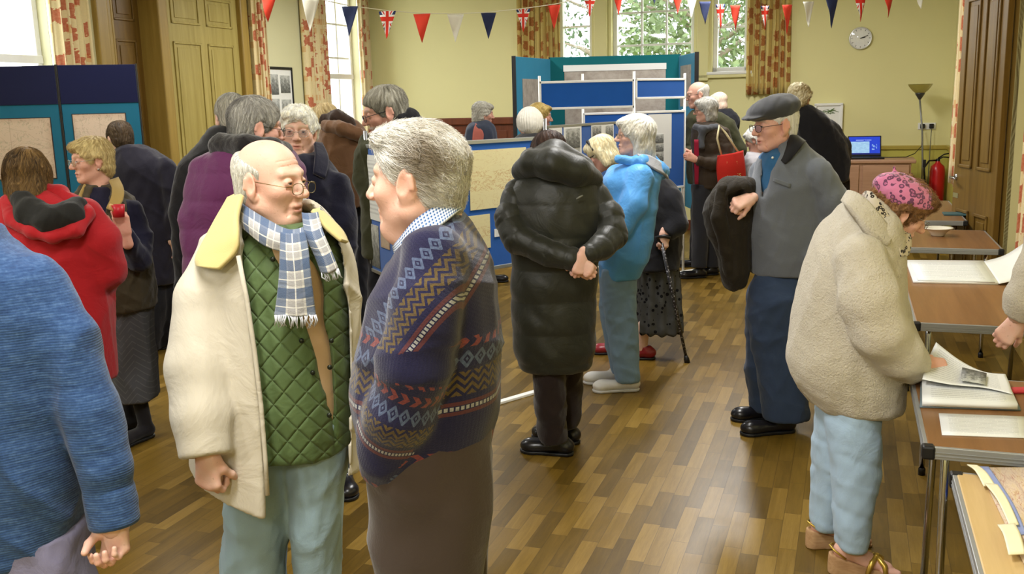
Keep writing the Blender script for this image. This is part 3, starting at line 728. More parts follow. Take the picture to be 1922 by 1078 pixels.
# cabinet, laptop, lamp, extinguisher, cables
M_cab = wood('cabinet_wood', '#A87F62', '#BF967A', 'x', .7, .4)
cu0, cu1, cv = -.42, .66, 11.9
e = empty('cabinet', room((cu0 + cu1) / 2, cv, 0), RZ, 'pinkish brown wooden cabinet under the laptop by the end wall', 'cabinet'); hw = (cu1 - cu0) / 2
MB().box(-hw, hw, 0, .55, .06, .94, None, .006).build('body', M_cab, e); MB().box(-hw - .03, hw + .05, -.03, .58, .94, .98, None, .01).build('top', M_cab, e); MB().box(-hw + .03, hw - .03, .03, .53, 0, .06).build('plinth', M_oakdark, e)
for s in (-1, 1):
    dr = MB().box(s * hw / 2 - hw / 2 + .02, s * hw / 2 + hw / 2 - .02, -.018, 0, .09, .92, None, .005).build('door', M_cab, e)
    MB().lathe([(0, 0), (.008, 0), (.008, .015), (.015, .022), (.012, .03), (0, .032)], 14, Matrix.Translation((s * .05, -.018, .5)) @ Matrix.Rotation(math.pi / 2, 4, 'X')).build('knob', M_chrome, dr)
MB().box(hw - .13, hw - .1, -.022, -.001, .7, .8, None, .003).build('lock_plate', M_black, e)
lp = flo(1622, 297, .98); rz = RZ + rad(8)
e = empty('laptop', (lp.x, lp.y, .98), rz, 'black open laptop with a bright blue screen on the cabinet', 'laptop')
MB().box(-.19, .19, -.24, 0, 0, .022, None, .006).build('base', M_black, e)
kb = MB()
for r_ in range(5):
    for c_ in range(14): kb.box(-.165 + c_ * .0236, -.145 + c_ * .0236, -.1 - r_ * .02 + .004, -.084 - r_ * .02 + .004, .022, .025)
kb.build('keyboard', plain('key_grey', '#2b2b2e', .5), e)
Ml = Matrix.Translation((0, -.005, .022)) @ Matrix.Rotation(rad(-14), 4, 'X')
MB().box(-.19, .19, -.008, .008, 0, .245, Ml, .005).build('lid', M_black, e)
t = NT('laptop_screen'); x, y = t.xyz('UV')[:2]; win = x.gt(.06) * x.lt(.66) * y.gt(.1) * y.lt(.74); bar = y.lt(.08); n = t.noise(9, 4, w='UV')
ttl = y.gt(.79) * y.lt(.84) * x.gt(.2) * x.lt(.72); rowl = ((y * 14).fr().gt(.6)) * win * n.gt(.48)
c = t.mix(n * .5, lin('#1437C8'), lin('#2E5BE0')); c = t.mix(win, c, lin('#A9D2EE')); c = t.mix(rowl * .4, c, lin('#5E86C8')); c = t.mix(ttl * n.gt(.45) * .7, c, lin('#B8CCFF')); c = t.mix((x - .82).ab().lt(.08) * (y - .42).ab().lt(.16) * n.gt(.5), c, lin('#8FB7E8')); c = t.mix(bar, c, lin('#0E1C5A'))
t.fin((0.01, 0.01, 0.01), .2, .5); t.set(t.b.inputs['Emission Color'], c); t.b.inputs['Emission Strength'].default_value = 1.0; M_screen = t.m
MB().box(-.176, .176, -.0095, -.008, .018, .232, Ml).build('screen', M_screen, e, lambda q: ((q.x + .176) / .352, ((Ml.inverted() @ q).z - .018) / .214))
lb = room(.83, 12.4, 0)
e = empty('floor_lamp', lb, RZ, 'slender grey uplighter floor lamp with a smoky cone shade by the end wall', 'lamp')
MB().lathe([(0, 0), (.13, 0), (.13, .02), (.02, .035), (.012, .05)], 28).build('base', M_alu, e)
top = Vector((-.09, 0, 1.66)); MB().tube([(0, 0, .03), (-.02, 0, .9), (-.045, 0, 1.3), top], .011, 10).build('pole', plain('lamp_pole_grey', '#8C8C86', .35, .5, .6), e)
Mt = Matrix.Translation(top); MB().lathe([(.012, -.01), (.05, .05), (.055, .07), (.04, .075)], 24, Mt).build('lamp_cup', plain('lamp_cup_dark', '#4A4844', .4, .5, .5), e)
ts = NT('smoked_glass'); g1 = ts.n('ShaderNodeBsdfTranslucent'); g1.inputs[0].default_value = (.8, .77, .55, 1); g2 = ts.n('ShaderNodeBsdfTransparent'); g2.inputs[0].default_value = (.75, .72, .55, 1); mx = ts.n('ShaderNodeMixShader'); mx.inputs[0].default_value = .5
ts.t.links.new(g1.outputs[0], mx.inputs[1]); ts.t.links.new(g2.outputs[0], mx.inputs[2]); ts.t.links.new(mx.outputs[0], ts.t.nodes['Material Output'].inputs[0])
MB().lathe([(.045, .06), (.09, .10), (.125, .145), (.135, .17), (.13, .17), (.12, .145), (.085, .105), (.04, .065)], 32, Mt).build('shade', ts.m, e)
MB().box(-.016, .016, -.02, .012, .86, .95, None, .006).build('switch', M_black, e)
e = empty('fire_extinguisher', room(.99, 12.58, 0), RZ + rad(20), 'red fire extinguisher with black hose and lever against the yellow wall', 'fire extinguisher')
MB().lathe([(0, .37), (.08, .37), (.085, .4), (.085, .80), (.075, .86), (.03, .90), (.025, .92)], 28).build('cylinder', plain('extinguisher_red', '#C4161C', .3, .5), e)
MB().lathe([(.02, .90), (.022, .95), (0, .955)], 14).build('valve', M_black, e)
MB().tube([(0, 0, .94), (.05, -.02, .97), (.14, -.03, .96)], .008, 8).tube([(0, 0, .955), (.06, -.02, 1.0), (.16, -.02, 1.02)], .008, 8).build('lever', M_black, e)
MB().tube([(-.02, 0, .93), (-.12, -.03, .93), (-.18, -.04, .85), (-.17, -.05, .7), (-.14, -.06, .6)], .011, 8).build('hose', M_black, e)
MB().box(-.05, .05, .085, .1, .3, .8).build('bracket', M_black, e)
MB().box(-.06, .06, -.05, .1, .34, .37, None, .004).build('bracket_shelf', M_black, e)
tag(MB().tube([room(.81, 12.74, 1.30), room(.80, 12.6, 1.1), room(.72, 12.45, 1.02), room(.62, 12.3, .988), room(.40, 12.25, .988), lp + Vector((.15, .02, .012))], .005, 6).build('power_cable', M_black), 'thin black cable running from the wall socket to the laptop', 'cable')
tag(MB().tube([room(.91, 12.74, 1.30), room(.905, 12.72, 1.1), room(.90, 12.70, .7), room(.88, 12.6, .03), room(.84, 12.5, .01)], .005, 6).build('lamp_cable', plain('cable_grey', '#6d6a5c', .5)), 'grey flex dropping from the right plug of the wall socket', 'cable')
e = empty('notice_board', room(-.28, 12.77, 1.1), RZ, 'white framed drawing of a tree branch behind the bending dark coat', 'picture')
MB().box(-.16, .16, -.01, .02, 0, .52, None, .004).build('backing', M_white, e); f = MB()
for a, b, c_, d_ in ((-.17, .17, .50, .53), (-.17, .17, -.01, .02), (-.17, -.14, 0, .52), (.14, .17, 0, .52)): f.box(a, b, -.03, .02, c_, d_, None, .004)
f.build('frame', M_white, e); f = MB(); r_ = np.random.RandomState(3)
for k in range(26):
    x = -.1 + .18 * r_.rand(); z = .40 + .07 * r_.rand(); f.tube([(x, -.012, z), (x + .05 * r_.normal(), -.012, z - .03 * r_.rand())], .003, 4)
f.build('branch_drawing', plain('drawing_green', '#5C7A3C', .6), e)
e = empty('wall_bracket', room(UR - .001, 11.6, 2.48), RZ, 'small black hook on the yellow wall above the white recess', 'hook')
MB().box(-.012, 0, -.02, .02, -.02, .02, None, .003).build('plate', M_black, e); MB().tube([(-.01, 0, 0), (-.04, 0, 0), (-.05, 0, .02)], .006, 8).build('hook', M_black, e)

# ------------------------------------------------------------------ bunting
t = NT('union_flag'); x, y = t.xyz('UV')[:2]   # x across (-1..1), y down (0..1.6)
ax = x.ab(); ay = (y - .42).ab(); dg = (ax - ay * 1.25).ab()
red = ax.lt(.17).mx(ay.lt(.12)); wh = ax.lt(.30).mx(ay.lt(.22)); dw = dg.lt(.22); dr_ = dg.lt(.08)
c = t.mix(dw, lin('#2B3560'), lin('#E8E6E2')); c = t.mix(dr_, c, lin('#D2392E')); c = t.mix(wh, c, lin('#EDEBE6')); c = t.mix(red, c, lin('#DB3D2E')); M_uj = t.fin(c, .8, .2)
M_fl = {'red': cloth('flag_red', '#DE4430', .8), 'white': cloth('flag_white', '#E6E4D6', .8), 'navy': cloth('flag_navy', '#2C3557', .8), 'union': M_uj}
NAMES = {'red': 'plain red', 'white': 'plain white', 'navy': 'plain navy', 'union': 'red white and blue crossed'}
def flag(px, top, tip, half, Y, kind, label, tipx=0):
    P = at(px, top, Y); Q = at(px + tipx, tip, Y); Hh = P.z - Q.z; w = half * Y / 1800 * 1.0; d = Q - P
    n, mrow = 6, 8; V = []; UVs = []; tw = rng.uniform(-.35, .35); ph = rng.rand() * 6
    for j in range(mrow + 1):
        q = j / mrow
        for i in range(n + 1):
            s = (i / n * 2 - 1) * (1 - q * .985); V.append((s * w + d.x * q, .018 * math.sin(3 * s + 4 * q + ph) * (.3 + q) + tw * s * w, -Hh * q)); UVs.append((s, q * 1.5))
    Fc = np.array([(j * (n + 1) + i, j * (n + 1) + i + 1, (j + 1) * (n + 1) + i + 1, (j + 1) * (n + 1) + i) for j in range(mrow) for i in range(n)], np.int32)
    o = link('pennant', newmesh('pennant', V, Fc, M_fl[kind], uv=np.array(UVs))); o.location = P
    md = o.modifiers.new('thickness', 'SOLIDIFY'); md.thickness = .002
    tag(o, label, 'bunting flag', 'bunting pennants across the hall')
FL = [(505, -14, 41, 17, 7.4, 'red', 'plain red pennant above the framed pictures, leftmost of the bunting', -3), (583, -4, 60, 16, 7.7, 'white', 'plain white pennant against the curtain left of the tall side window', -2), (657, 12, 69, 15, 8.0, 'navy', 'plain navy pennant in front of the tall side window', -1),
      (727, 21, 73, 16, 8.3, 'union', 'crossed flag pennant right of the corner curtain, over the cream wall', -1), (792, 26, 80, 16, 8.6, 'red', 'plain red pennant over the cream wall above the grey haired man'), (855, 27, 79, 15, 8.8, 'white', 'plain white pennant over the cream wall between red and navy ones'), (917, 24, 73, 14, 9.0, 'navy', 'plain navy pennant over the cream wall left of the gold curtain'),
      (982, 17, 60, 13, 9.2, 'union', 'crossed flag pennant in front of the gold curtain left of the end windows'), (1040, 9, 55, 12, 9.4, 'red', 'plain red pennant between the gold curtain and the narrow left end window'), (1107, -6, 32, 12, 9.5, 'union', 'crossed flag pennant on the wall left of the wide end window'),
      (1160, -14, 29, 10, 9.6, 'red', 'plain red pennant at the left side of the wide end window', 1), (1228, -24, 8, 10, 9.7, 'navy', 'navy pennant tip at the top of the wide end window'), (1272, -12, 27, 10, 9.6, 'red', 'plain red pennant at the right side of the wide end window'), (1298, -4, 35, 10, 9.5, 'white', 'white pennant on the pilaster right of the wide end window'), (1323, 3, 46, 11, 9.3, 'navy', 'plain navy pennant left of the narrow right end window'),
      (1352, 8, 55, 9, 9.2, 'union', 'crossed flag pennant over the left of the narrow right end window'), (1380, 10, 57, 9, 9.1, 'red', 'plain red pennant over the right of the narrow right end window'), (1436, 11, 57, 8, 8.9, 'union', 'crossed flag pennant in front of the gold curtain near the clock', -1), (1478, 9, 65, 9, 8.7, 'red', 'plain red pennant at the right edge of the gold curtain near the clock'),
      (1518, 3, 51, 10, 8.5, 'white', 'plain white pennant right of the gold curtain, beside the navy one'), (1562, -6, 53, 11, 8.3, 'navy', 'plain navy pennant left of the wall clock'), (1615, -14, 41, 11, 8.1, 'union', 'crossed flag pennant directly above the wall clock'), (1668, -20, 33, 11, 7.9, 'red', 'plain red pennant right of the wall clock'), (1727, -30, 17, 11, 7.7, 'white', 'white pennant tip right of the red one, near the far corner')]
for f_ in FL: flag(*f_)
def string_px(pts, name, label):
    P = [at(x, y, Y) for x, y, Y in pts]; tag(MB().tube(P, .004, 6).build(name, plain('bunting_tape', '#E4DFC4', .8)), label, 'string', 'bunting strings')
string_px([(380, -60, 7.0)] + [(f[0], f[1] - 1, f[4]) for f in FL[:10]] + [(1160, -15, 9.6)], 'bunting_string', 'cream bunting tape sagging across the left of the hall')
string_px([(1160, -15, 9.6)] + [(f[0], f[1] - 1, f[4]) for f in FL[10:]] + [(1800, -48, 7.4)], 'bunting_string', 'cream bunting tape sagging across the right of the hall')

# ------------------------------------------------------------------ folding tables and what lies on them
M_top = wood('table_top_brown', '#77522F', '#93693F', 'y', .8, .35); M_toplight = wood('table_top_beech', '#BFA06A', '#D2B480', 'y', .8, .4); M_edge = plain('table_edge_alu', '#A7A9AA', .4, .5, .5)
def folding_table(u0, u1, v0, v1, label, m=M_top, z=.74):
    e = empty('folding_table', room(u0, v0, 0), RZ, label, 'table', 'folding tables along the right wall'); w = u1 - u0; l = v1 - v0
    MB().box(.004, w - .004, .004, l - .004, z - .03, z, None, .004).build('tabletop', m, e)
    f = MB()
    for a, b, c_, d_ in ((0.02, w - .02, -.006, .006), (.02, w - .02, l - .006, l + .006), (-.006, .006, .02, l - .02), (w - .006, w + .006, .02, l - .02)):
        f.box(a, b, c_, d_, z - .038, z - .001, None, .002)
        for q in (.01, .02): f.box(a - (.002 if a < .01 else 0), b, c_ - .002, d_, z - .038 + q, z - .036 + q)
    f.build('edge_trim', M_edge, e)
    for x in (.006, w - .006):
        for y in (.006, l - .006): MB().box(x - .018, x + .018, y - .018, y + .018, z - .04, z + .001, None, .007).build('corner_cap', M_black, e)
    for y, s in ((.16, 1), (l - .16, -1)):
        for x in (.07, w - .07): MB().tube([(x, y + s * .04, z - .05), (x, y + s * .03, z - .1), (x + (.0), y - s * .05, .012)], .0125, 10).build('leg', M_chrome, e)
        MB().tube([(.07, y + s * .04, z - .05), (w - .07, y + s * .04, z - .05)], .012, 8).build('leg_bar', M_chrome, e)
        MB().tube([(w / 2, y + s * .04, z - .06), (w / 2, y + s * .25, z - .04)], .008, 8).build('brace', M_chrome, e)
        for x in (.07, w - .07): MB().lathe([(.0, 0), (.016, 0), (.016, .03), (.012, .035)], 12, Matrix.Translation((x, y - s * .052, 0))).build('foot', M_black, e)
    return e
folding_table(.29, .98, 1.1, 2.63, 'light beech folding table nearest the camera with maps on it', M_toplight)
folding_table(.235, .98, 2.82, 3.57, 'brown folding table with the open white binder, beside the pink beret')
folding_table(.295, .97, 4.43, 6.0, 'brown folding table with the large open album, middle of the row')
folding_table(.12, .93, 6.68, 7.6, 'brown folding table with the white bowl on it')
folding_table(.2, .87, 8.15, 9.7, 'farthest brown folding table below the brown door, beyond the white bowl')
bo = flo(1760, 443, .74)
e = empty('bowl', (bo.x, bo.y, .74), 0, 'small white china bowl on the folding table by the brown door', 'bowl')
MB().lathe([(0, 0), (.04, 0), (.045, .008), (.06, .03), (.085, .05), (.10, .055), (.098, .06), (.082, .055), (.055, .033), (.03, .015), (0, .012)], 32).build('dish', plain('china_white', '#EFEBDA', .2, .5), e)
tp = flo(1795, 403, .74); tag(MB().box(-.10, .10, -.09, .09, .74, .752, Matrix.Translation((tp.x, tp.y, 0)) @ Matrix.Rotation(RZ, 4, 'Z'), .003).build('notepad', plain('pad_teal', '#3E6468', .5)), 'dark teal pad lying on the farthest folding table', 'pad')

def sheet(grid, thick, up=6, name='sheet', m=None, parent=None, uvs=None, off=None):
    G = np.array([[list(p) for p in row] for row in grid], np.float32)
    def cr(Gx, ax):
        Gx = np.moveaxis(Gx, ax, 0); n = len(Gx); out = []
        for i in range(n - 1):
            p0 = Gx[max(i - 1, 0)]; p1 = Gx[i]; p2 = Gx[i + 1]; p3 = Gx[min(i + 2, n - 1)]
            for k in range(up):
                t = k / up; out.append(.5 * ((2 * p1) + (-p0 + p2) * t + (2 * p0 - 5 * p1 + 4 * p2 - p3) * t * t + (-p0 + 3 * p1 - 3 * p2 + p3) * t**3))
        out.append(Gx[-1]); return np.moveaxis(np.array(out), 0, ax)
    G = cr(cr(G, 0), 1); a, b = G.shape[:2]; V = G.reshape(-1, 3)
    lu = np.concatenate([[0], np.cumsum(np.linalg.norm(np.diff(G, axis=1), axis=2).mean(0))]); lv = np.concatenate([[0], np.cumsum(np.linalg.norm(np.diff(G, axis=0), axis=2).mean(1))])
    uv = np.stack(np.meshgrid(lu, lv), -1).reshape(-1, 2)
    Fc = np.array([(i * b + j, i * b + j + 1, (i + 1) * b + j + 1, (i + 1) * b + j) for i in range(a - 1) for j in range(b - 1)], np.int32)
    if uvs == 'unit': uv = uv / uv.max(0)
    N = vnormals(V, Fc); V2 = np.concatenate([V + N * thick / 2, V - N * thick / 2]); n0 = len(V)
    rim = [i for i in range(b)] + [i * b + b - 1 for i in range(1, a)] + [(a - 1) * b + j for j in range(b - 2, -1, -1)] + [i * b for i in range(a - 2, 0, -1)]
    Rm = np.array([(rim[i], rim[i] + n0, rim[(i + 1) % len(rim)] + n0, rim[(i + 1) % len(rim)]) for i in range(len(rim))], np.int32)
    me = newmesh(name, V2, np.concatenate([Fc, Fc[:, ::-1] + n0, Rm]), m, uv=np.concatenate([uv, uv]))
    return link(name, me, parent)
def flat_paper(pxs, z, kind, name, label, cat, th=.003):     # a sheet lying flat: four image corners on a level plane
    P = [flo(x, y, z) for x, y in pxs]; c = sum(P, Vector()) / 4
    o = sheet([[P[0] - c, P[1] - c], [P[3] - c, P[2] - c]], th, 4, name, PAPER[kind], None, 'unit'); o.location = c + Vector((0, 0, th / 2 + .0005)); return tag(o, label, cat)
# open album on the third table: flat left page and a lifted right page
e = empty('album', flo(1780, 510, .74), 0, 'large open album of plans with a lifted white page, on the middle brown table', 'album'); o_ = e.location
def zp(x, y, z): return flo(x, y, z) - o_
sheet([[zp(1700, 490, .746), zp(1846, 491, .746)], [zp(1714, 530, .746), zp(1874, 533, .746)]], .012, 4, 'cover', M_white, e)
sheet([[zp(1708, 492, .755), zp(1842, 493, .755)], [zp(1722, 526, .755), zp(1868, 530, .755)]], .004, 4, 'page', PAPER['text'], e, 'unit')
sheet([[zp(1846, 491, .75), zp(1885, 480, .79), zp(1925, 455, .86), zp(1965, 430, .93)], [zp(1875, 533, .75), zp(1908, 524, .77), zp(1940, 503, .81), zp(1985, 478, .87)]], .003, 5, 'lifted_page', PAPER['blank'], e)
# open binder on the second table
e = empty('binder', flo(1815, 735, .74), 0, 'open white binder with a raised curling page, held by the woman in the pink beret', 'binder'); o_ = e.location
sheet([[zp(1728, 700, .744), zp(1893, 722, .744)], [zp(1726, 764, .744), zp(1916, 770, .744)]], .006, 4, 'cover', plain('binder_grey', '#6C7A80', .4), e)
sheet([[zp(1730, 700, .757), zp(1890, 718, .757)], [zp(1731, 757, .757), zp(1910, 764, .757)]], .018, 4, 'page_block', PAPER['text'], e, 'unit')
sheet([[zp(1757, 643, .81), zp(1800, 676, .80), zp(1845, 698, .785), zp(1887, 703, .772)], [zp(1742, 675, .80), zp(1790, 698, .79), zp(1845, 712, .78), zp(1895, 722, .772)], [zp(1731, 712, .79), zp(1785, 722, .78), zp(1848, 728, .776), zp(1900, 740, .77)]], .002, 5, 'raised_page', PAPER['text'], e, 'unit')
ph = sheet([[zp(1806, 690, .7995), zp(1852, 701, .7915)], [zp(1803, 714, .793), zp(1850, 722, .785)]], .0015, 3, 'page_photograph', PAPER['photo'], e, 'unit')
flat_paper([(1762, 778), (1925, 784), (1930, 824), (1768, 818)], .74, 'text', 'document', 'white printed sheet lying at the near edge of the binder table', 'sheet')
rp = flo(1918, 737, .74); tag(MB().box(-.05, .05, -.02, .02, 0, .014, Matrix.Translation((rp.x, rp.y, .7405)), .006).build('pencil_case', plain('case_red', '#C33A45', .4)), 'red pouch at the right edge of the binder table', 'pouch')
# maps and folded papers on the nearest table
flat_paper([(1836, 880), (1960, 880), (2060, 1120), (1950, 1120)], .742, 'map', 'folded_map', 'pinkish ordnance style map spread on the nearest beech table', 'map')
e = empty('map_margin', flo(1880, 950, .743), 0, 'long blue folded map cover strip beside the spread map', 'map cover'); o_ = e.location
sheet([[zp(1832, 876, .748), zp(1856, 877, .748)], [zp(1880, 945, .748), zp(1901, 944, .748)], [zp(1905, 1005, .748), zp(1927, 1003, .748)]], .002, 5, 'strip', plain('strip_blue', '#8E9CD0', .5), e)
M_cream = plain('paper_cream', '#EFE9C8', .55)
for k, (pts, lb) in enumerate((([(1815, 873), (1834, 874), (1868, 912), (1846, 913)], 'cream folded paper at the far end of the beech table'), ([(1848, 908), (1872, 910), (1912, 985), (1895, 988)], 'cream folded paper strip along the blue strip edge'), ([(1872, 986), (1905, 984), (1925, 1040), (1893, 1042)], 'cream crumpled paper at the right frame edge on the beech table'))):
    P = [flo(x, y, .752 + .003 * k) for x, y in pts]; c_ = sum(P, Vector()) / 4; md_ = (P[0] + P[3]) / 2 + Vector((0, 0, .012)); m2 = (P[1] + P[2]) / 2 + Vector((0, 0, .008))
    o = sheet([[P[0] - c_, P[1] - c_], [md_ - c_, m2 - c_], [P[3] - c_, P[2] - c_]], .003, 5, 'folded_paper', M_cream); o.location = c_; tag(o, lb, 'paper', 'cream papers on the beech table')
# blue stacking chair tucked under the binder table
cp = room(.70, 3.13, 0)
e = empty('chair', cp, RZ + math.pi, 'blue seated chair with chrome frame tucked under the binder table', 'chair')
MB().box(-.2, .22, -.06, .36, .44, .475, None, .015).build('seat', plain('chair_blue', '#1C3FA0', .5), e)
MB().box(-.2, .22, .37, .40, .60, .68, None, .012).build('backrest', plain('chair_blue', '#1C3FA0', .5), e)
MB().tube([(-.22, .395, .62), (-.215, .395, .68), (-.19, .395, .705), (.21, .395, .705), (.235, .395, .68), (.24, .395, .62)], .011, 10).build('top_rail', M_chrome, e)
for x in (-.22, .24):
    MB().tube([(x, -.06, .012), (x, -.04, .40), (x, .0, .45), (x, .34, .45), (x, .38, .48), (x, .395, .68)], .011, 10).build('leg', M_chrome, e)
    MB().tube([(x, .34, .45), (x, .38, .012)], .011, 10).build('leg', M_chrome, e)
# small white topped table beside the brown hooded coat
e = empty('side_table', at(682, 420, 8.8) - Vector((0, 0, at(682, 420, 8.8).z)), RZ, 'small pale table on chrome legs beyond the blue board wing', 'table')
MB().box(-.22, .2, -.25, .25, .70, .73, None, .006).build('tabletop', plain('table_pale', '#C9C5BC', .4), e)
for x in (-.19, .17):
    for y in (-.21, .21): MB().tube([(x, y, .7), (x * 1.1, y * 1.1, .005)], .012, 10).build('leg', M_chrome, e)
# ------------------------------------------------------------------ people: heads, hair, hands, clothes
FWD = RC @ Vector((0, 0, -1))
def depth_of(w): return (w - Vector((0, 0, CAMH))).dot(FWD)
M_skin = vcol('skin', .55, 500, .12, .35, sss=.06)
M_hair = vcol('hair', .62, 700, .3, .3)
M_lens = None
def lens_mat():
    global M_lens
    if M_lens is None:
        t = NT('spectacle_lens'); a = t.n('ShaderNodeBsdfTransparent'); a.inputs[0].default_value = (.93, .95, .94, 1); b = t.n('ShaderNodeBsdfGlossy'); b.inputs['Roughness'].default_value = .03; m = t.n('ShaderNodeMixShader'); m.inputs[0].default_value = .10
        t.t.links.new(a.outputs[0], m.inputs[1]); t.t.links.new(b.outputs[0], m.inputs[2]); t.t.links.new(m.outputs[0], t.t.nodes['Material Output'].inputs[0]); M_lens = t.m
    return M_lens
SKIN = lin('#DFBAA8')
def gauss(P, c, r): return np.exp(-(((P - A3(c)) / A3(r)) ** 2).sum(1))
def head_mesh(h, skin, brow, old=.5, mouth=0.0, beard=None, neck=(0, -.045, -.2), fat=0.0, lip='#B0675A'):
    S = SDF(h)
    S.ell((0, -.012, .03), (.075, .094, .085))
    S.ell((0, .028, -.035), (.058 + fat, .060, .082), .03)
    S.ell((0, .066, -.098), (.024 + fat * .6, .021, .018), .025)
    for s in (-1, 1):
        S.cap((s * (.050 + fat), .0, -.062), (s * .02, .06, -.096), .018 + fat * .4, .015, .025)
        S.cap((s * .006, .082, .026), (s * .042, .068, .028), .012, .010, .014)
        S.ell((s * .042, .058, -.022), (.022, .02, .018), .025)
    S.cap((0, .082, .018), (0, .110, -.026), .0085, .0125, .012)
    for s in (-1, 1): S.ell((s * .0125, .098, -.031), (.0085, .011, .008), .007)
    for s in (-1, 1):
        S.s_(Ell((s * .031, .098, .005), (.019, .020, .0125)), .014)
        S.ell((s * .031, .0765, .005), (.0155, .0145, .0135), .004)
        S.s_(Ell((s * .031, .0925, .0035), (.0125, .0105, .0033)), .003)
        if old > .75: S.s_(Cap((s * .030, .080, -.080), (s * .034, .066, -.098), .002, .002), .007); S.s_(Cap((s * .018, .094, -.010), (s * .040, .078, -.014), .0015, .0015), .006)
        if old > .3: S.s_(Cap((s * .019, .094, -.036), (s * .035, .075, -.078), .003, .003), .009)
    if old > .75:
        for zz in (.050, .064):
            q = [(x, -.012 + .0945 * math.sqrt(max(0, 1 - (x / .075) ** 2 - ((zz - .03) / .085) ** 2)), zz + .004 * math.cos(x * 60)) for x in (-.045, -.025, 0, .025, .045)]
            for i in range(4): S.s_(Cap(q[i], q[i + 1], .0006, .0006), .0035)
    S.cap((-.020, .080, -.0605), (.020, .080, -.0605), .0065, .0065, .01); S.ell((0, .0865, -.060), (.014, .009, .0065), .008)
    S.cap((-.017, .080, -.0745), (.017, .080, -.0745), .0065, .0065, .008); S.ell((0, .085, -.0745), (.012, .009, .006), .008)
    S.s_(Ell((0, .0975, -.0672), (.026, .012, .0016 + mouth)), .004)
    for s in (-1, 1):
        Me = (Matrix.Rotation(s * -.35, 3, 'Z') @ Matrix.Rotation(.18, 3, 'X'))
        S.ell((s * .079, -.010, -.006), (.009, .022, .038), .008, Me); S.s_(Ell((s * .091, -.004, -.001), (.008, .013, .023)), .005); S.cap((s * .082, -.022, .012), (s * .083, -.024, -.012), .006, .006, .004)
        S.ell((s * .075, .002, -.039), (.008, .010, .012), .006)
    S.cap((0, -.022, -.055), neck, .055 + fat * .8, .062 + fat * .8, .03)
    if fat > .004: S.ell((0, .03, -.115), (.045, .045, .022), .03)
    V, Fc = S.mesh(); c = np.tile(A3(skin), (len(V), 1)); N = vnormals(V, Fc)
    def blend(w, col):
        nonlocal c; w = np.clip(w, 0, 1)[:, None]; c = c * (1 - w) + A3(col) * w
    red = A3(skin) * A3((1.03, .84, .82))
    for s in (-1, 1):
        blend(.45 * gauss(V, (s * .045, .06, -.025), (.022, .03, .022)), red); blend(.5 * gauss(V, (s * .083, -.005, -.005), (.014, .03, .036)), red)
    blend(.45 * gauss(V, (0, .115, -.028), (.018, .02, .014)), red)
    lm = np.exp(-((np.abs(V[:, 0]) / .024) ** 4)) * np.exp(-(((V[:, 2] + .0672) / (.0115 * np.clip(1 - (np.abs(V[:, 0]) / .034) ** 2, .2, 1))) ** 4)) * (V[:, 1] > .07)
    blend(.7 * lm, lin(lip))
    bz = .030 - 2.0 * (np.abs(V[:, 0]) - .028) ** 2 * 10
    if brow is not None: blend(.75 * np.exp(-(((np.abs(V[:, 0]) - .031) / .020) ** 4)) * np.exp(-(((V[:, 2] - bz) / .0058) ** 2)) * (V[:, 1] > .05), brow)
    if beard is not None: blend(.8 * (V[:, 1] > .0) * (V[:, 2] < -.05) * (V[:, 2] > -.125) * (1 - lm), beard)
    mo = np.random.RandomState(3).rand(len(V)); blend(.10 * wrinkle(V, 1, 60, 5), red)
    # eyes
    Es = []
    for s in (-1, 1):
        n = 14; a = np.linspace(0, math.pi, n + 1); b = np.linspace(0, 2 * math.pi, 2 * n, endpoint=False)
        EV = np.array([(math.sin(t) * math.cos(p), math.cos(t), math.sin(t) * math.sin(p)) for t in a for p in b], np.float32); EF = [(i * 2 * n + j, i * 2 * n + (j + 1) % (2 * n), (i + 1) * 2 * n + (j + 1) % (2 * n), (i + 1) * 2 * n + j) for i in range(n) for j in range(2 * n)]
        ec = np.tile(A3((.62, .57, .53)), (len(EV), 1)); ec[EV[:, 1] > .84] = lin('#5E6E78'); ec[EV[:, 1] > .965] = (.01, .01, .01)
        Es.append((EV * .0125 + A3((s * .031, .0755, .0045)), np.array(EF, np.int32)[:, ::-1], ec))
    for EV, EF, ec in Es:
        Fc = np.concatenate([Fc, EF + len(V)]); V = np.concatenate([V, EV]); c = np.concatenate([c, ec])
    return V, Fc, c
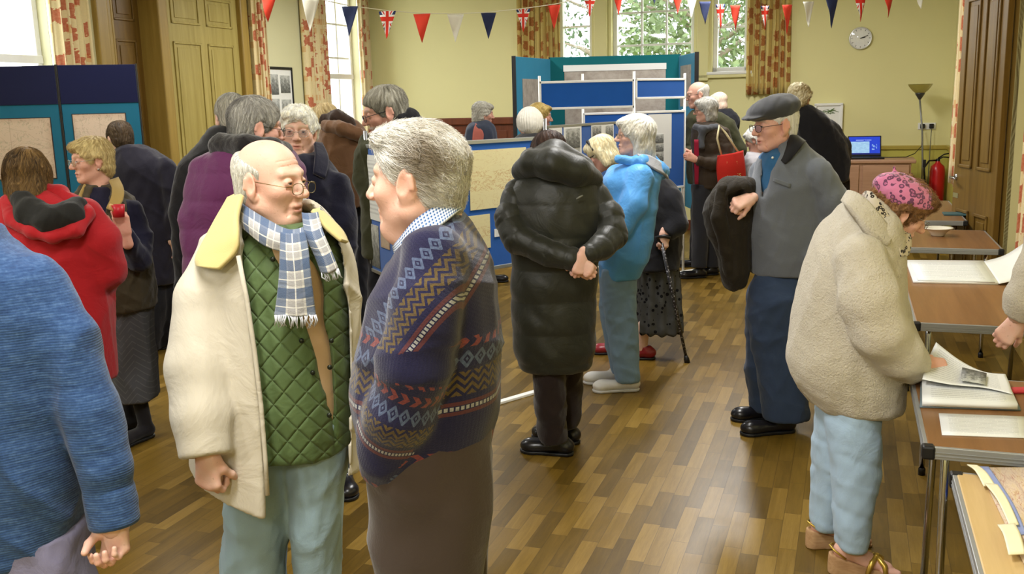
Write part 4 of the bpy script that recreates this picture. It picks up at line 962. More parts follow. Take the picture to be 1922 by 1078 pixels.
def hair_sdf(style, h=.004, vol=0.0):
    S = SDF(h); f = vol
    if style in ('short', 'bald', 'full'):
        S.ell((0, -.016, .036), (.081 + f, .101 + f, .086 + f)); S.ell((0, -.048, -.03), (.066 + f * .5, .052 + f, .062), .03)
        if style == 'full': S.ell((0, .045, .092), (.056 + f, .05, .026 + f * .5), .03)
        S.s_(Ell((0, .108, -.038), (.105, .088, .098)), .02)
        for s in (-1, 1): S.s_(Ell((s * .092, .0, -.016), (.024, .03, .045)), .01)
        S.s_(Half((0, 0, -.088), (0, .35, -1)), .015)
        for s in (-1, 1): S.s_(Ell((s * .06, .035, -.07), (.05, .05, .05)), .012)
        if style == 'bald': S.s_(Half((0, -.03, .058), (0, .36, .93)), .014); S.s_(Half((0, .026, 0), (0, 1, .25)), .014)
    if style in ('bob', 'curly', 'long', 'crop'):
        S.ell((0, -.018, .036), (.086 + f, .106 + f, .09 + f))
        lo = {'bob': -.085, 'curly': -.05, 'long': -.11, 'crop': -.03}[style]
        for s in (-1, 1): S.cap((s * (.066 + f * .6), -.012, .01), (s * (.064 + f), -.018, lo), .026 + f * .5, .022 + f * .5, .03)
        S.ell((0, -.055, -.03 + lo * .3), (.072 + f, .055 + f, .075), .03)
        if style == 'long': S.cap((0, -.075, -.05), (0, -.105, -.19), .068, .055, .03, flat=((0, 1, 0), 1.5))
        S.s_(Ell((0, .118, -.045), (.068, .085, .108) if style != 'crop' else (.080, .092, .112)), .015)
        S.ell((.012, .062, .078), (.058 + f, .036 + f * .5, .026), .02)
        if style == 'crop':
            for s in (-1, 1): S.s_(Ell((s * .09, .0, -.02), (.028, .028, .036)), .01)
        S.s_(Ell((0, -.005, -.14 if style != 'long' else -.3), (.05, .06, .07)), .02)
    return S
def hair_mesh(style, c1, c2, h=.004, vol=0.0, curl=0.0, seed=1, groove=1.0, extra=None, crown=(.01, -.05, .12), patch=None):
    S = hair_sdf(style, h, vol)
    if extra: extra(S)
    V, Fc = S.mesh(); N = vnormals(V, Fc)
    az = np.arctan2(V[:, 0], V[:, 1] + .02); r = np.random.RandomState(seed)
    crown = V - A3(crown); nrm = crown / (np.linalg.norm(crown, axis=1, keepdims=True) + 1e-6)
    th = np.arctan2(nrm[:, 0], nrm[:, 1]) + .35 * wrinkle(V, 1, 18, seed)
    g = np.sin(th * 19 + 3 * V[:, 2] * 20) * .5 + np.sin(th * 41 + 1.3) * .35 + wrinkle(V, .6, 40, seed + 1)
    V2 = V + N * (g * .0022 * groove)[:, None]
    if curl: V2 = V2 + N * (wrinkle(V, curl, 75, seed + 2) + wrinkle(V, curl * .6, 140, seed + 3))[:, None]
    t = np.clip(.5 + .28 * np.sin(th * 29 + 2) + .4 * wrinkle(V, 1, 26, seed + 4), 0, 1)[:, None]
    col = A3(lin(c1)) * (1 - t) + A3(lin(c2)) * t
    if patch:
        w = np.clip(gauss(V, patch[0], patch[1]) * 1.3 + .25 * wrinkle(V, 1, 30, 9) * (gauss(V, patch[0], patch[1]) > .1), 0, .9)[:, None]; col = col * (1 - w) + A3(lin(patch[2])) * w
    return V2, Fc, col
def strands(V, Fc, col, n, L, r0=.0009, seed=1, lift=.004, curl=.0, up=0.0, crown=(.012, -.045, .125)):
    r = np.random.RandomState(seed); bv = BVHTree.FromPolygons([tuple(map(float, v)) for v in V], [tuple(map(int, f)) for f in Fc])
    pick = r.randint(0, len(V), n); OV = []; OF = []; OC = []; crown = Vector(crown)
    for i in pick:
        p = Vector(map(float, V[i])); pts = []; lf = lift * (.3 + 1.2 * r.rand()); ll = L * (.6 + .8 * r.rand()); jit = Vector(r.normal(size=3)) * .35; nseg = 6
        for k in range(nseg):
            q, nr, _, _ = bv.find_nearest(p)
            if q is None: break
            pts.append(q + nr * (.0006 + lf * (k / nseg) ** 1.5 + up * (k / nseg) ** 2 * .01))
            d = (q - crown); d = d - nr * d.dot(nr) + jit * d.length * .5
            if d.length < 1e-5: d = Vector((0, 0, -1))
            d.normalize()
            if curl: d = d + nr.cross(d) * math.sin(k * 1.9 + i) * curl
            p = q + d * (ll / nseg)
        if len(pts) < 3: continue
        base = len(OV); m = len(pts); cc = np.clip(A3(col[i]) * (.80 + .5 * r.rand()), 0, .95)
        for k, q in enumerate(pts):
            tg = (pts[min(k + 1, m - 1)] - pts[max(k - 1, 0)]).normalized(); x = tg.cross(Vector((.3, .5, .8))).normalized(); y = tg.cross(x); rr = r0 * (1 - .8 * k / (m - 1))
            for a in (0, 2.094, 4.189): OV.append(q + (x * math.cos(a) + y * math.sin(a)) * rr); OC.append(cc)
        for k in range(m - 1):
            for a in range(3): OF.append((base + 3 * k + a, base + 3 * k + (a + 1) % 3, base + 3 * k + 3 + (a + 1) % 3, base + 3 * k + 3 + a))
    return np.array([tuple(v) for v in OV], np.float32), np.array(OF, np.int32), np.array(OC, np.float32)

class Person:
    def __init__(s, label, px, Y, py=400, group=None, skin=None):
        b = at(px, py, Y); s.Y = Y; s.o = Vector((b.x, b.y, 0)); s.root = empty('person', s.o, 0, label, 'person', group)
        s.skin = SKIN if skin is None else lin(skin); s.trunk = None; s.limbs = []; s.parts = []; s.hands = []; s.H = None
    def P(s, px, py, dd=0.0): return A3(at(px, py, s.Y + dd) - s.o)
    def R(s, r, py=400): return r * depth_of(at(900, py, s.Y)) / F
    def rows(s, rows, yoff=0.0):
        out = []
        for q in rows:
            py, xl, xr, d = q[:4]; dd = q[4] if len(q) > 4 else 0.0
            c = s.P((xl + xr) / 2, py, dd); w = (xr - xl) / 2 * depth_of(at(900, py, s.Y + dd)) / F
            out.append((max(float(c[2]), .02), float(c[0]), float(c[1]) + yoff, w, d))
        return out
    def ch(s, pts): return [s.P(*q[:3]) for q in pts], [s.R(q[3], q[1]) for q in pts]
    def garment(s, name, mat, rows=(), chains=(), subs=(), h=.009, k=.03, n=2.3, wr=(.004, 13, (1, 1, .5)), puff=None, disp=None, uvs=False, parent=None, seed=1, extra=None, body=True, rnd=.018, col=None, ck=.025, fe=True, crs=None):
        S = SDF(h); first = True
        for R_ in (rows if rows and isinstance(rows[0], list) else ([rows] if rows else [])):
            rr = s.rows(R_); S.u(Loft(rr, n, rnd), .0 if first else k); first = False
            if body: s.limbs.append(('loft', rr))
        for c in chains:
            pts, rs = s.ch(c)
            t = 0
            for i in range(len(pts) - 1):
                cp = Cap(pts[i], pts[i + 1], rs[i], rs[i + 1], None, t)
                if i == len(pts) - 2 and fe: cp = CapFlat(pts[i], pts[i + 1], rs[i], rs[i + 1], None, t)
                S.u(cp, ck if i == 0 else .02); t += float(np.linalg.norm(pts[i + 1] - pts[i]))
            if body: s.limbs.append(('chain', pts, rs))
        if extra: extra(S)
        for q in subs: S.s_(q, .006)
        V, Fc = S.mesh(); N = vnormals(V, Fc); d = np.zeros(len(V), np.float32)
        if wr: d += wrinkle(V, wr[0], wr[1], seed, wr[2] if len(wr) > 2 else (1, 1, 1))
        if wr and not puff: d += crease(V, wr[0] * 1.15 * (crs if crs is not None else 1), wr[1] * .75, seed)
        if puff:
            uv_, w = S.uvs(V); amp, step = puff; d += amp * (np.abs(np.sin(math.pi * uv_[:, 1] / step)) ** .6 - .6)
        if disp: d += disp(V, N, S)
        V = V + N * d[:, None]; uv = None
        if uvs: uv = uvs(V, Fc, S) if callable(uvs) else S.uvs(V)[0]
        o = link(name, newmesh(name, V, Fc, mat, uv=uv, col=col(V) if col else None), parent or s.root); s.parts.append(o); return o
    def strip(s, name, grid, mat, thick=.006, up=6, parent=None):
        return sheet([[Vector(s.P(*p)) for p in row] for row in grid], thick, up, name, mat, parent or s.root)
    def head(s, px, py, phi, pitch=0, roll=0, scale=1.0, dd=0.0, h=.004, hair=None, brow=None, neck=None, **kw):
        M3 = Matrix.Rotation(rad(phi), 3, 'Z') @ Matrix.Rotation(rad(-pitch), 3, 'X') @ Matrix.Rotation(rad(roll), 3, 'Y')
        c = Vector(s.P(px, py, dd)); s.HM = Matrix.Translation(c) @ M3.to_4x4() @ Matrix.Scale(scale, 4)
        nk = (0, -.045, -.2)
        if neck is not None: nk = tuple(s.HM.inverted() @ Vector(s.P(*neck)))
        V, Fc, col = head_mesh(h, s.skin, None if brow is None else lin(brow), neck=nk, **kw)
        s.H = (s.xf(V), Fc, col); return s
    def xf(s, V): A = np.array(s.HM, np.float32); return V @ A[:3, :3].T + A[:3, 3]
    def hair(s, style, c1, c2, h=.004, vol=0.0, curl=0.0, seed=1, nst=0, L=.04, lift=.004, groove=1.0, extra=None, up=0.0, scurl=0.0, crown=(.01, -.05, .12), patch=None):
        V, Fc, col = hair_mesh(style, c1, c2, h, vol, curl, seed, groove, extra, crown, patch)
        if nst:
            SV, SF, SC = strands(V, Fc, col, nst, L, seed=seed, lift=lift, up=up, curl=scurl, crown=crown); Fc = np.concatenate([Fc, SF + len(V)]); V = np.concatenate([V, SV]); col = np.concatenate([col, SC])
        return link('hair', newmesh('hair', s.xf(V), Fc, M_hair, col=col), s.root)
    def headgear(s, name, S, mat, disp=None, col=None, parent=None):
        V, Fc = S.mesh(); N = vnormals(V, Fc)
        if disp is not None: V = V + N * disp(V)[:, None]
        return link(name, newmesh(name, s.xf(V), Fc, mat, uv=V[:, [0, 2]], col=col(V) if col else None), parent or s.root)
    def glasses(s, mat, a=.024, b=.018, y=.104, z=-.001, r=.0013, pw=2.6, drop=0.0):
        mb = MB(); ln = []
        for sg in (-1, 1):
            pts = []
            for k in range(28):
                t = k / 28 * 2 * math.pi; ct, st = math.cos(t), math.sin(t)
                pts.append(Vector((sg * .034 + a * abs(ct) ** (2 / pw) * math.copysign(1, ct), y - .12 * abs(sg * .034 + a * ct) + .003, z + b * abs(st) ** (2 / pw) * math.copysign(1, st))))
            mb.tube(pts, r, 6, closed=True); ln.append(pts)
            mb.tube([(sg * (.034 + a), y - .004, z + .006), (sg * .071, y - .02, z + .008), (sg * .080, .02, .006), (sg * .081, -.012, .010), (sg * .079, -.03, -.008)], r, 6)
        mb.tube([(-.011, y - .001, z + .004), (0, y + .003, z + .007), (.011, y - .001, z + .004)], r, 6)
        mb.v = [s.HM @ v for v in mb.v]; g = mb.build('glasses', mat, s.root)
        for pts in ln:
            L = MB(); c = sum(pts, Vector()) / len(pts); n = len(pts); L.add([p for p in pts] + [p + Vector((0, .0008, 0)) for p in pts], [tuple(range(n)), tuple(range(n, 2 * n))[::-1]] + [(i, i + n, (i + 1) % n + n, (i + 1) % n) for i in range(n)])
            L.v = [s.HM @ v for v in L.v]; L.build('lens', lens_mat(), g)
        return g
    def hand(s, wrist, dirv, dorsal, side, curl=.5, size=1.0, tcurl=.3, spread=.06, h=.003, fore=.05, curls=None):
        y = Vector(dirv).normalized(); z = Vector(dorsal); z = (z - y * z.dot(y)).normalized(); x = y.cross(z)
        w = Vector(s.P(*wrist)); M = np.array((x, y, z), np.float32)
        S = SDF(h / size); T = lambda *p: A3(p)
        S.cap(T(0, -fore, 0), T(0, .015, 0), .027, .024, .02, flat=((0, 0, 1), 1.3))
        bx = (.028, .0095, -.009, -.026); by = (.086, .091, .087, .078); ln = (.070, .078, .072, .057); rr = (.0092, .0095, .009, .008)
        for i in range(4):
            S.cap(T(side * bx[i] * .55, .012, 0), T(side * bx[i], by[i], .002), .017, .0125, .016, flat=((0, 0, 1), 1.15))
            p = Vector((side * bx[i], by[i], .002)); a = 0; L = ln[i]; cu = (curls[i] if curls else curl) + .05 * i
            for j, (fr_, jc) in enumerate(((.45, .8), (.31, 1.15), (.24, .75))):
                a += cu * jc; sp = side * spread * (1.2 - i) * max(0, 1 - cu); d = Vector((sp * math.cos(a), math.cos(a), -math.sin(a))).normalized(); q = p + d * L * fr_
                S.cap(p, q, rr[i] * (1 - .08 * j), rr[i] * (.93 - .08 * j), .004 if j else .008); p = q
        S.cap(T(side * .016, .015, -.008), T(side * .034, .045, -.014), .017, .014, .014)
        p = Vector((side * .036, .044, -.014)); d = Vector((side * .62 * (1 - .5 * tcurl), .72, -.25 - .5 * tcurl)).normalized(); q = p + d * .036; S.cap(p, q, .0115, .0105, .01)
        d2 = (d + Vector((-side * .55 * tcurl, .3, -.6 * tcurl))).normalized(); S.cap(q, q + d2 * .030, .0105, .0085, .004)
        V, Fc = S.mesh(); c = np.tile(A3(s.skin), (len(V), 1)); red = A3(s.skin) * A3((1.05, .78, .74)); t = np.clip(.25 + .25 * wrinkle(V, 1, 50, 3) + .5 * np.clip((V[:, 1] - .07) / .08, 0, 1), 0, .7)[:, None]; c = c * (1 - t) + red * t
        V = (V * size) @ M + A3(w); s.hands.append((V.astype(np.float32), Fc, c)); return s
    def body(s, h=.016, shrink=.8):
        S = SDF(h)
        for q in s.limbs:
            if q[0] == 'loft': S.u(Loft([(z, x, y, max(w - .025, .03) , max(d - .025, .03)) for z, x, y, w, d in q[1]], 2.1, .03), .02)
            else:
                for i in range(len(q[1]) - 1): S.cap(q[1][i], q[1][i + 1], max(min(q[2][i] - .018, .06), .022), max(min(q[2][i + 1] - .018, .055), .02), .02)
        V, Fc = S.mesh(); c = np.tile(A3(s.skin), (len(V), 1))
        for (a, b, d) in ([s.H] if s.H else []) + s.hands: Fc = np.concatenate([Fc, b + len(V)]); V = np.concatenate([V, a]); c = np.concatenate([c, d])
        return link('body', newmesh('body', V, Fc, M_skin, col=c), s.root)
    def shoe(s, px, py, dd, phi, mat, L=.275, w=.048, high=.0, sole=None, name='shoe', toe=1.0, heel=.0, h=.006):
        b = at(px, py, s.Y + dd) - s.o; M3 = np.array(Matrix.Rotation(rad(phi), 3, 'Z'), np.float32); o = A3((b.x, b.y, 0)); S = SDF(h)
        hl = -.065; tl = hl + L
        S.cap((0, hl + .035, .045), (0, tl - .055, .035), .036, w * .95, .02, flat=((0, 0, 1), 1.25)); S.ell((0, tl - .055, .036), (w, .058, .032 * toe), .02); S.cap((0, hl + .04, .05), (0, .01, .085 + high), .036, .040, .03)
        S.s_(Half((0, 0, .014), (0, 0, -1)), .004); S.s_(Half((0, 0, .095 + high), (0, 0, 1)), .006)
        V, Fc = S.mesh(); e = link(name, newmesh(name, V @ M3.T + o, Fc, mat), s.root)
        T = SDF(h); T.cap((0, hl + .036, .012), (0, .02, .012), .038, .036, .02); T.cap((0, .02, .012), (0, tl - .055, .012), .036, w * 1.02, .02); T.ell((0, tl - .056, .012), (w * 1.04, .062, .05), .01); T.s_(Half((0, 0, .018), (0, 0, 1)), .003); T.s_(Half((0, 0, .0), (0, 0, -1)), .003)
        if heel: pass
        V, Fc = T.mesh(); link('sole', newmesh('sole', V @ M3.T + o, Fc, sole or M_black), e); return e
class CapFlat(Cap):
    def ev(s, P):
        d = Cap.ev(s, P); v = s.b - s.a; L = np.linalg.norm(v); e = (P - s.a) @ (v / L) - L; k = .012
        return np.maximum(d, e) + np.maximum(k - np.abs(d - e), 0) ** 2 / (4 * k)
M_gold = plain('gold_wire', '#B59A55', .25, .5, .9); M_wire = plain('dark_wire', '#3A352F', .3, .5, .6); M_silver = plain('silver_wire', '#A9A9A6', .25, .5, .9)
M_shoe = plain('black_leather', '#17161A', .28, .5)
# ================================================================== the two men in front
# ---- bald man in the cream coat
p = Person('bald elderly man in cream coat, green quilted waistcoat and plaid scarf, looking right', 520, 2.62, 900)
M_beige = cloth('jumper_beige', '#C9A983', fold=.1)
tq = NT('green_quilt'); x, y, z = tq.xyz(); n = tq.noise(6, 3)
a1 = ((x * 1.0 + z * .85 + y * .3) / .058 + n * .12).fr(); a2 = ((x * 1.0 - z * .85 - y * .3) / .058 + n * .12).fr(); q = ((a1 - .5).ab() * 2).mx((a2 - .5).ab() * 2)
tq.bump(1 - q.pw(9), .6, .010); tq.bump(tq.noise(60, 3), .25, .004); tq.bump(tq.noise(9, 3, dist=1), .3, .02)
M_quilt = tq.fin(tq.mix(tq.noise(8, 3), lin('#4A5D36'), lin('#5E7446')), .62, .3, sheen=.1)
M_coat = cloth('coat_cream', '#CAC2B0', .7, .05, 300, .15, .1, .25); M_cord = cloth('cord_yellow', '#D3C283', .9, .06, 300, .3, .2)
M_jean1 = cloth('jeans_pale_grey', '#93ABB7', .9, .10, 420, .35, .1, .2)
p.garment('trousers', M_jean1, [[(770, 440, 560, .13), (860, 430, 551, .125), (960, 423, 544, .115), (1078, 418, 535, .10), (1250, 420, 525, .09), (1392, 425, 520, .085)], [(770, 540, 655, .13), (860, 543, 652, .125), (960, 548, 643, .115), (1078, 556, 637, .10), (1250, 558, 630, .09), (1392, 560, 628, .085)]], h=.008, k=.035, wr=(.005, 20, (1, 1, .8)), seed=4)
p.garment('jumper', M_beige, [[(424, 462, 590, .085), (440, 452, 605, .11), (480, 446, 624, .143), (600, 444, 643, .162), (700, 444, 650, .174), (800, 448, 650, .175)]], h=.012, body=True, wr=(.002, 15))
vop = Loft(p.rows([(405, 470, 592, .2, -.15), (450, 492, 592, .2, -.15), (490, 518, 594, .2, -.15), (540, 545, 602, .22, -.15), (620, 574, 606, .22, -.16), (665, 588, 617, .22, -.16), (710, 598, 620, .22, -.16), (785, 613, 623, .22, -.16), (870, 622, 626, .22, -.16)], -.16), 7, .004)
vest = p.garment('waistcoat', M_quilt, [[(418, 452, 596, .08), (428, 446, 606, .10), (446, 440, 622, .128), (480, 434, 640, .152), (560, 432, 655, .168), (680, 434, 662, .185), (780, 440, 662, .185), (838, 448, 658, .178)]], subs=[vop], h=.007, body=False, wr=(.0025, 16), n=2.2, seed=3)
for (x_, y_) in ((512, 487), (566, 640), (587, 700), (618, 780), (622, 640), (619, 690)):
    c = Vector(p.P(x_, y_, -.17)); MB().lathe([(0, -.004), (.006, -.004), (.007, 0), (.004, .003), (0, .003)], 14, Matrix.Translation(c) @ Matrix.Rotation(math.pi / 2, 4, 'X')).build('press_stud', plain('stud_dark', '#2A2F26', .3, .5, .6), vest)
inner = Loft([(z_, x_, y_, w + .001, d + .003) for z_, x_, y_, w, d in p.rows([(340, 462, 582, .07), (392, 452, 588, .08), (412, 442, 605, .105), (440, 434, 626, .133), (480, 428, 644, .157), (560, 426, 659, .173), (680, 428, 666, .19), (780, 434, 667, .19), (850, 430, 668, .195), (920, 420, 672, .2), (990, 415, 675, .2)])], 2.2, .01)
op = Loft(p.rows([(350, 436, 606, .45, -.17), (400, 442, 612, .44, -.17), (470, 450, 628, .40, -.18), (560, 462, 640, .40, -.19), (660, 476, 646, .40, -.2), (760, 488, 648, .40, -.2), (860, 496, 646, .40, -.2), (990, 500, 640, .40, -.2)], -.24), 9, .004)
arm = [(410, 470, -.03, 40), (386, 560, -.09, 54), (373, 690, -.16, 56), (379, 780, -.21, 52), (386, 860, -.25, 46)]
ha, hb = p.P(355, 893, -.12), p.P(497, 974, -.21); hem1 = Half(ha, (hb[2] - ha[2], 0, ha[0] - hb[0])); hem2 = Loft(p.rows([(872, 570, 740, .5), (1060, 570, 740, .5)]), 9, .004)
coat = p.garment('coat', M_coat, [[(378, 455, 585, .08), (400, 428, 606, .12), (430, 400, 628, .155), (470, 382, 652, .178), (560, 378, 674, .198), (680, 374, 683, .212), (800, 366, 682, .218), (872, 362, 680, .222), (985, 356, 678, .225)]], [arm], [inner, op, hem1, hem2], body=False, h=.007, k=.02, wr=(.0045, 11, (1.1, 1.1, .45)), seed=8, n=2.2, ck=.006, crs=1.5)
# edge piping/lining of the opening and collar wings
p.strip('collar', [[(455, 366, -.09), (430, 372, .02), (452, 362, .10)], [(420, 410, -.14), (392, 425, -.05), (418, 400, .11)], [(384, 470, -.17), (372, 470, -.10), (392, 440, .08)], [(378, 500, -.185), (372, 490, -.13), (380, 470, .04)], [(410, 506, -.20), (385, 498, -.16), (378, 480, .02)]][:1] + [[(446, 405, -.155), (405, 418, -.06), (420, 400, .11)], [(447, 440, -.195), (385, 462, -.125), (392, 442, .05)], [(444, 472, -.205), (373, 488, -.15), (380, 470, .02)], [(412, 506, -.205), (374, 500, -.165), (376, 486, -.02)]], M_cord, .012, 6, coat)
p.strip('collar', [[(585, 395, -.06), (600, 392, .04)], [(612, 428, -.10), (640, 432, .0)], [(640, 452, -.11), (652, 456, -.02)]], M_cord, .010, 6, coat)
zp_ = MB().tube([Vector(p.P(447, 480, -.20)), Vector(p.P(463, 560, -.214)), Vector(p.P(478, 660, -.222)), Vector(p.P(490, 760, -.226)), Vector(p.P(498, 860, -.23)), Vector(p.P(502, 930, -.235))], .006, 8); zp_.build('front_binding', M_coat, coat)
p.hand((388, 850, -.25), (-.02, -.05, -1), (-.35, -1, 0), -1, .9, .98, 1.1, h=.0028, curls=(1.1, 1.15, 1.15, 1.15))
for x_, d_ in ((470, .02), (590, .02)): p.shoe(x_, 1380, d_, -150, M_shoe)
# scarf
ts_ = NT('plaid_scarf'); x, y = ts_.xyz('UV')[:2]
def stripe(v, per, a, b): f = (v / per).fr(); return f.gt(a) * f.lt(b)
sx = stripe(x, .072, .0, .38); sy = stripe(y, .072, .0, .38); wx = stripe(x, .072, .68, .72); wy = stripe(y, .072, .68, .72); gx = stripe(x, .072, .45, .92); gy = stripe(y, .072, .45, .92)
c = ts_.mix(gx * .5, lin('#E6E3D8'), lin('#8E8C90')); c = ts_.mix(gy * .5, c, lin('#86868E')); c = ts_.mix(sx * .8, c, lin('#39587F')); c = ts_.mix(sy * .85, c, lin('#2E4E78')); c = ts_.mix(wx * .7, c, lin('#EDEBE2')); c = ts_.mix(wy * .7, c, lin('#EDEBE2'))
tw = ((x + y) / .004).fr().gt(.5); c = ts_.mix(tw * .12, c, lin('#F2F0EA')); ts_.bump(ts_.noise(300, 2, w='UV'), .3, .003); ts_.bump(ts_.noise(18, 3, w='UV', dist=1), .35, .012); M_scarf = ts_.fin(c, .95, .1, sheen=.2)
e = empty('scarf', s_o := p.o, 0); e.parent = p.root; e.location = (0, 0, 0)
def sc_strip(nm, grid, th=.008): return p.strip(nm, grid, M_scarf, th, 6, e)
sc_strip('neck_wrap', [[(600, 392, .02), (612, 408, .02), (622, 424, .02)], [(585, 420, -.10), (588, 436, -.13), (592, 456, -.135)], [(545, 433, -.15), (545, 452, -.185), (545, 472, -.18)], [(505, 415, -.13), (502, 440, -.17), (500, 462, -.17)], [(462, 388, -.07), (462, 415, -.12), (466, 436, -.13)], [(444, 366, .02), (436, 390, -.01), (440, 410, -.03)], [(470, 356, .10), (462, 372, .13), (462, 392, .12)], [(540, 362, .13), (545, 380, .16), (545, 400, .15)], [(600, 388, .05), (612, 404, .05), (620, 420, .05)]])
sc_strip('hanging_end', [[(528, 436, -.175), (548, 440, -.195), (572, 436, -.17)], [(527, 470, -.20), (550, 474, -.222), (578, 468, -.2)], [(525, 520, -.215), (554, 522, -.23), (583, 516, -.215)], [(519, 575, -.21), (556, 579, -.232), (590, 574, -.21)], [(516, 590, -.21), (557, 593, -.232), (592, 590, -.21)]])
sc_strip('hanging_end', [[(568, 400, -.10), (580, 402, -.115), (596, 400, -.08)], [(574, 440, -.16), (590, 444, -.18), (606, 436, -.16)], [(592, 480, -.18), (608, 482, -.195), (622, 474, -.18)], [(604, 512, -.185), (618, 512, -.2), (634, 504, -.185)]])
0 and sc_strip('knot', [[(552, 424, -.175), (562, 420, -.19), (580, 424, -.15)], [(550, 440, -.20), (564, 440, -.222), (582, 438, -.185)], [(552, 455, -.20), (564, 458, -.222), (578, 452, -.19)]])
fm = MB(); r_ = np.random.RandomState(5)
for k in range(26):
    f_ = k / 25; a = Vector(p.P(516 + 76 * f_, 591, -.215 - .016 * math.sin(f_ * 3.14))); fm.tube([a, a + Vector((.004 * r_.normal(), -.004, -.014)), a + Vector((.006 * r_.normal(), -.002, -.028 - .008 * r_.rand()))], [.0022, .0018, .001], 5)
fm.build('fringe', cloth('fringe_wool', '#C9CBD0', .95), e); fm = MB()
for k in range(14):
    f_ = k / 13; a = Vector(p.P(604 + 30 * f_, 512 - 8 * f_, -.19)); fm.tube([a, a + Vector((.006 + .003 * r_.normal(), -.003, -.012)), a + Vector((.010 + .005 * r_.normal(), -.002, -.024))], [.002, .0018, .001], 5)
fm.build('fringe', cloth('fringe_wool', '#C9CBD0', .95), e)
p.skin = lin('#E2B49E')
p.head(508, 342, -112, 3, 0, .985, h=.0024, brow='#CDBBA6', old=.9, mouth=.001, fat=.006, neck=(502, 462, .03))
p.hair('bald', '#BCB9AC', '#E6E3D8', .003, -.003, nst=3200, L=.035, lift=.002, seed=2, groove=.6)
p.glasses(plain('old_gold_wire', '#7A683C', .3, .5, .8), .022, .0155, .112, -.010, .0011, 2.4)
p.body()

# ---- man in the patterned jumper
p = Person('grey haired man in navy patterned jumper and brown cords, turned left, hand in pocket', 800, 2.05, 900)
M_cordbr = cloth('cords_brown', '#453A34', .95, .12, 200, .35, .25, .2)
p.garment('trousers', M_cordbr, [[(800, 690, 915, .12, -.07), (880, 684, 925, .12, -.08), (980, 692, 920, .115, -.08), (1078, 704, 905, .10, -.09), (1300, 735, 880, .085, -.09), (1725, 760, 850, .075, -.08)], [(800, 700, 915, .12, .07), (900, 700, 922, .12, .08), (1078, 716, 916, .10, .09), (1300, 745, 890, .085, .1), (1670, 765, 860, .075, .1)]], h=.009, k=.04, wr=(.006, 15, (1, 1, .7)), seed=5)
tf = NT('fair_isle'); x, y = tf.xyz('UV')[:2]
navy = lin('#1C1B38'); per = .248; f = (y / per).fr() * per
def bnd(a, b): return f.gt(a) * f.lt(b)
xx = (x / .024).fr() - .5; xa = xx.ab()
n = tf.noise(170, 2, w='UV')
c = tf.mix(n * .5, navy, lin('#2B2A4A'))
chev = x.lt(20) * bnd(.0, .026) * ((((f / .026) - .5).ab() * .9 + (x / .024)).fr().lt(.5)); c = tf.mix(chev * (n * .9 + .2), c, lin('#8A4238'))
dia = ((f - .052) / .040).ab() * 2; dm = bnd(.034, .070) * ((dia + xa * 2.0 - .75).ab().lt(.26).mx((dia + xa * 2).lt(.22))); c = tf.mix(dm * (n * .9 + .1), c, lin('#61708C'))
zz = bnd(.078, .128) * (((xa * .030 + f) / .0165).fr().lt(.52)); c = tf.mix(zz * (n * .9 + .15), c, lin('#6E5A20'))
st1 = bnd(.140, .148).mx(bnd(.160, .168)); c = tf.mix(st1 * .8, c, lin('#5C3230')); st2 = bnd(.150, .158) * ((x / .008).fr().lt(.66)); c = tf.mix(st2 * (n * .9 + .2), c, lin('#B5B4B0'))
tf.bump(((x / .007).fr() - .5).ab() * ((y / .006).fr()), .35, .003); tf.bump(tf.noise(400, 2), .4, .003); M_isle = tf.fin(c, .95, .12, sheen=.25)
yN = A3((.78, 0, -.62)); yN /= np.linalg.norm(yN); yT = A3((.62, 0, .78)); yT /= np.linalg.norm(yT)
neck0 = p.P(800, 420); zsplit = float(p.P(800, 598)[2]); loopoff = .055
def isle_uv(V, Fc, S):
    uv, w = S.uvs(V); U, _ = S.nearest(V); L = np.zeros((len(Fc), 4, 2), np.float32); cen = V[Fc].mean(1)
    ft = w[Fc[:, 0]]                                    # one garment panel per face
    for i, pr in enumerate(U):
        m = ft == i
        if m.any():
            u = pr.uv(V[Fc[m]].reshape(-1, 3)); 
            if isinstance(pr, Loft): u[:, 1] += .012
            else: u[:, 1] += .0
            L[m] = u.reshape(-1, 4, 2)
    yo = cen[:, 2] > zsplit - .10 * np.clip(cen[:, 0] - neck0[0] - .10, 0, .3)
    q = V[Fc[yo]] - neck0; L[yo] = np.stack([q @ yT + 48.0, q @ yN + loopoff - .045 + .30 * np.maximum(np.abs(q[..., 1]) - .20, 0)], -1)
    j = L[:, :, 0]; wrap = (j.max(1) - j.min(1)) > .2
    L[wrap, :, 0] = np.where(L[wrap, :, 0] < 0, L[wrap, :, 0] + 2 * np.pi * .15, L[wrap, :, 0])
    return L.reshape(-1, 2)
def isle_disp(V, N, S): return .004 * np.sin(V[:, 2] * 30 + 4 * V[:, 0]) * (V[:, 2] < 1.2)
jum = p.garment('jumper', M_isle, [[(388, 812, 862, .07), (410, 785, 878, .105), (440, 762, 896, .15), (475, 742, 912, .19), (510, 718, 922, .205), (560, 692, 936, .215), (650, 670, 943, .215), (740, 664, 938, .21), (800, 668, 928, .20), (850, 682, 918, .19), (862, 686, 914, .185)]], [[(812, 482, -.165, 60), (798, 580, -.215, 61), (780, 690, -.225, 62), (752, 770, -.20, 58), (722, 850, -.155, 46), (712, 888, -.13, 40)]], h=.0065, k=.03, wr=(.005, 12, (1, 1, .8)), uvs=isle_uv, disp=isle_disp, seed=6, ck=.022)
tcx = NT('shirt_check'); x, y = tcx.xyz('UV')[:2]; a = (x / .0075).fr().lt(.5); b = (y / .0075).fr().lt(.5); M_check = tcx.fin(tcx.mix(a * .5 + b * .5, lin('#E6E9EE'), lin('#2F5688')), .85, .2)
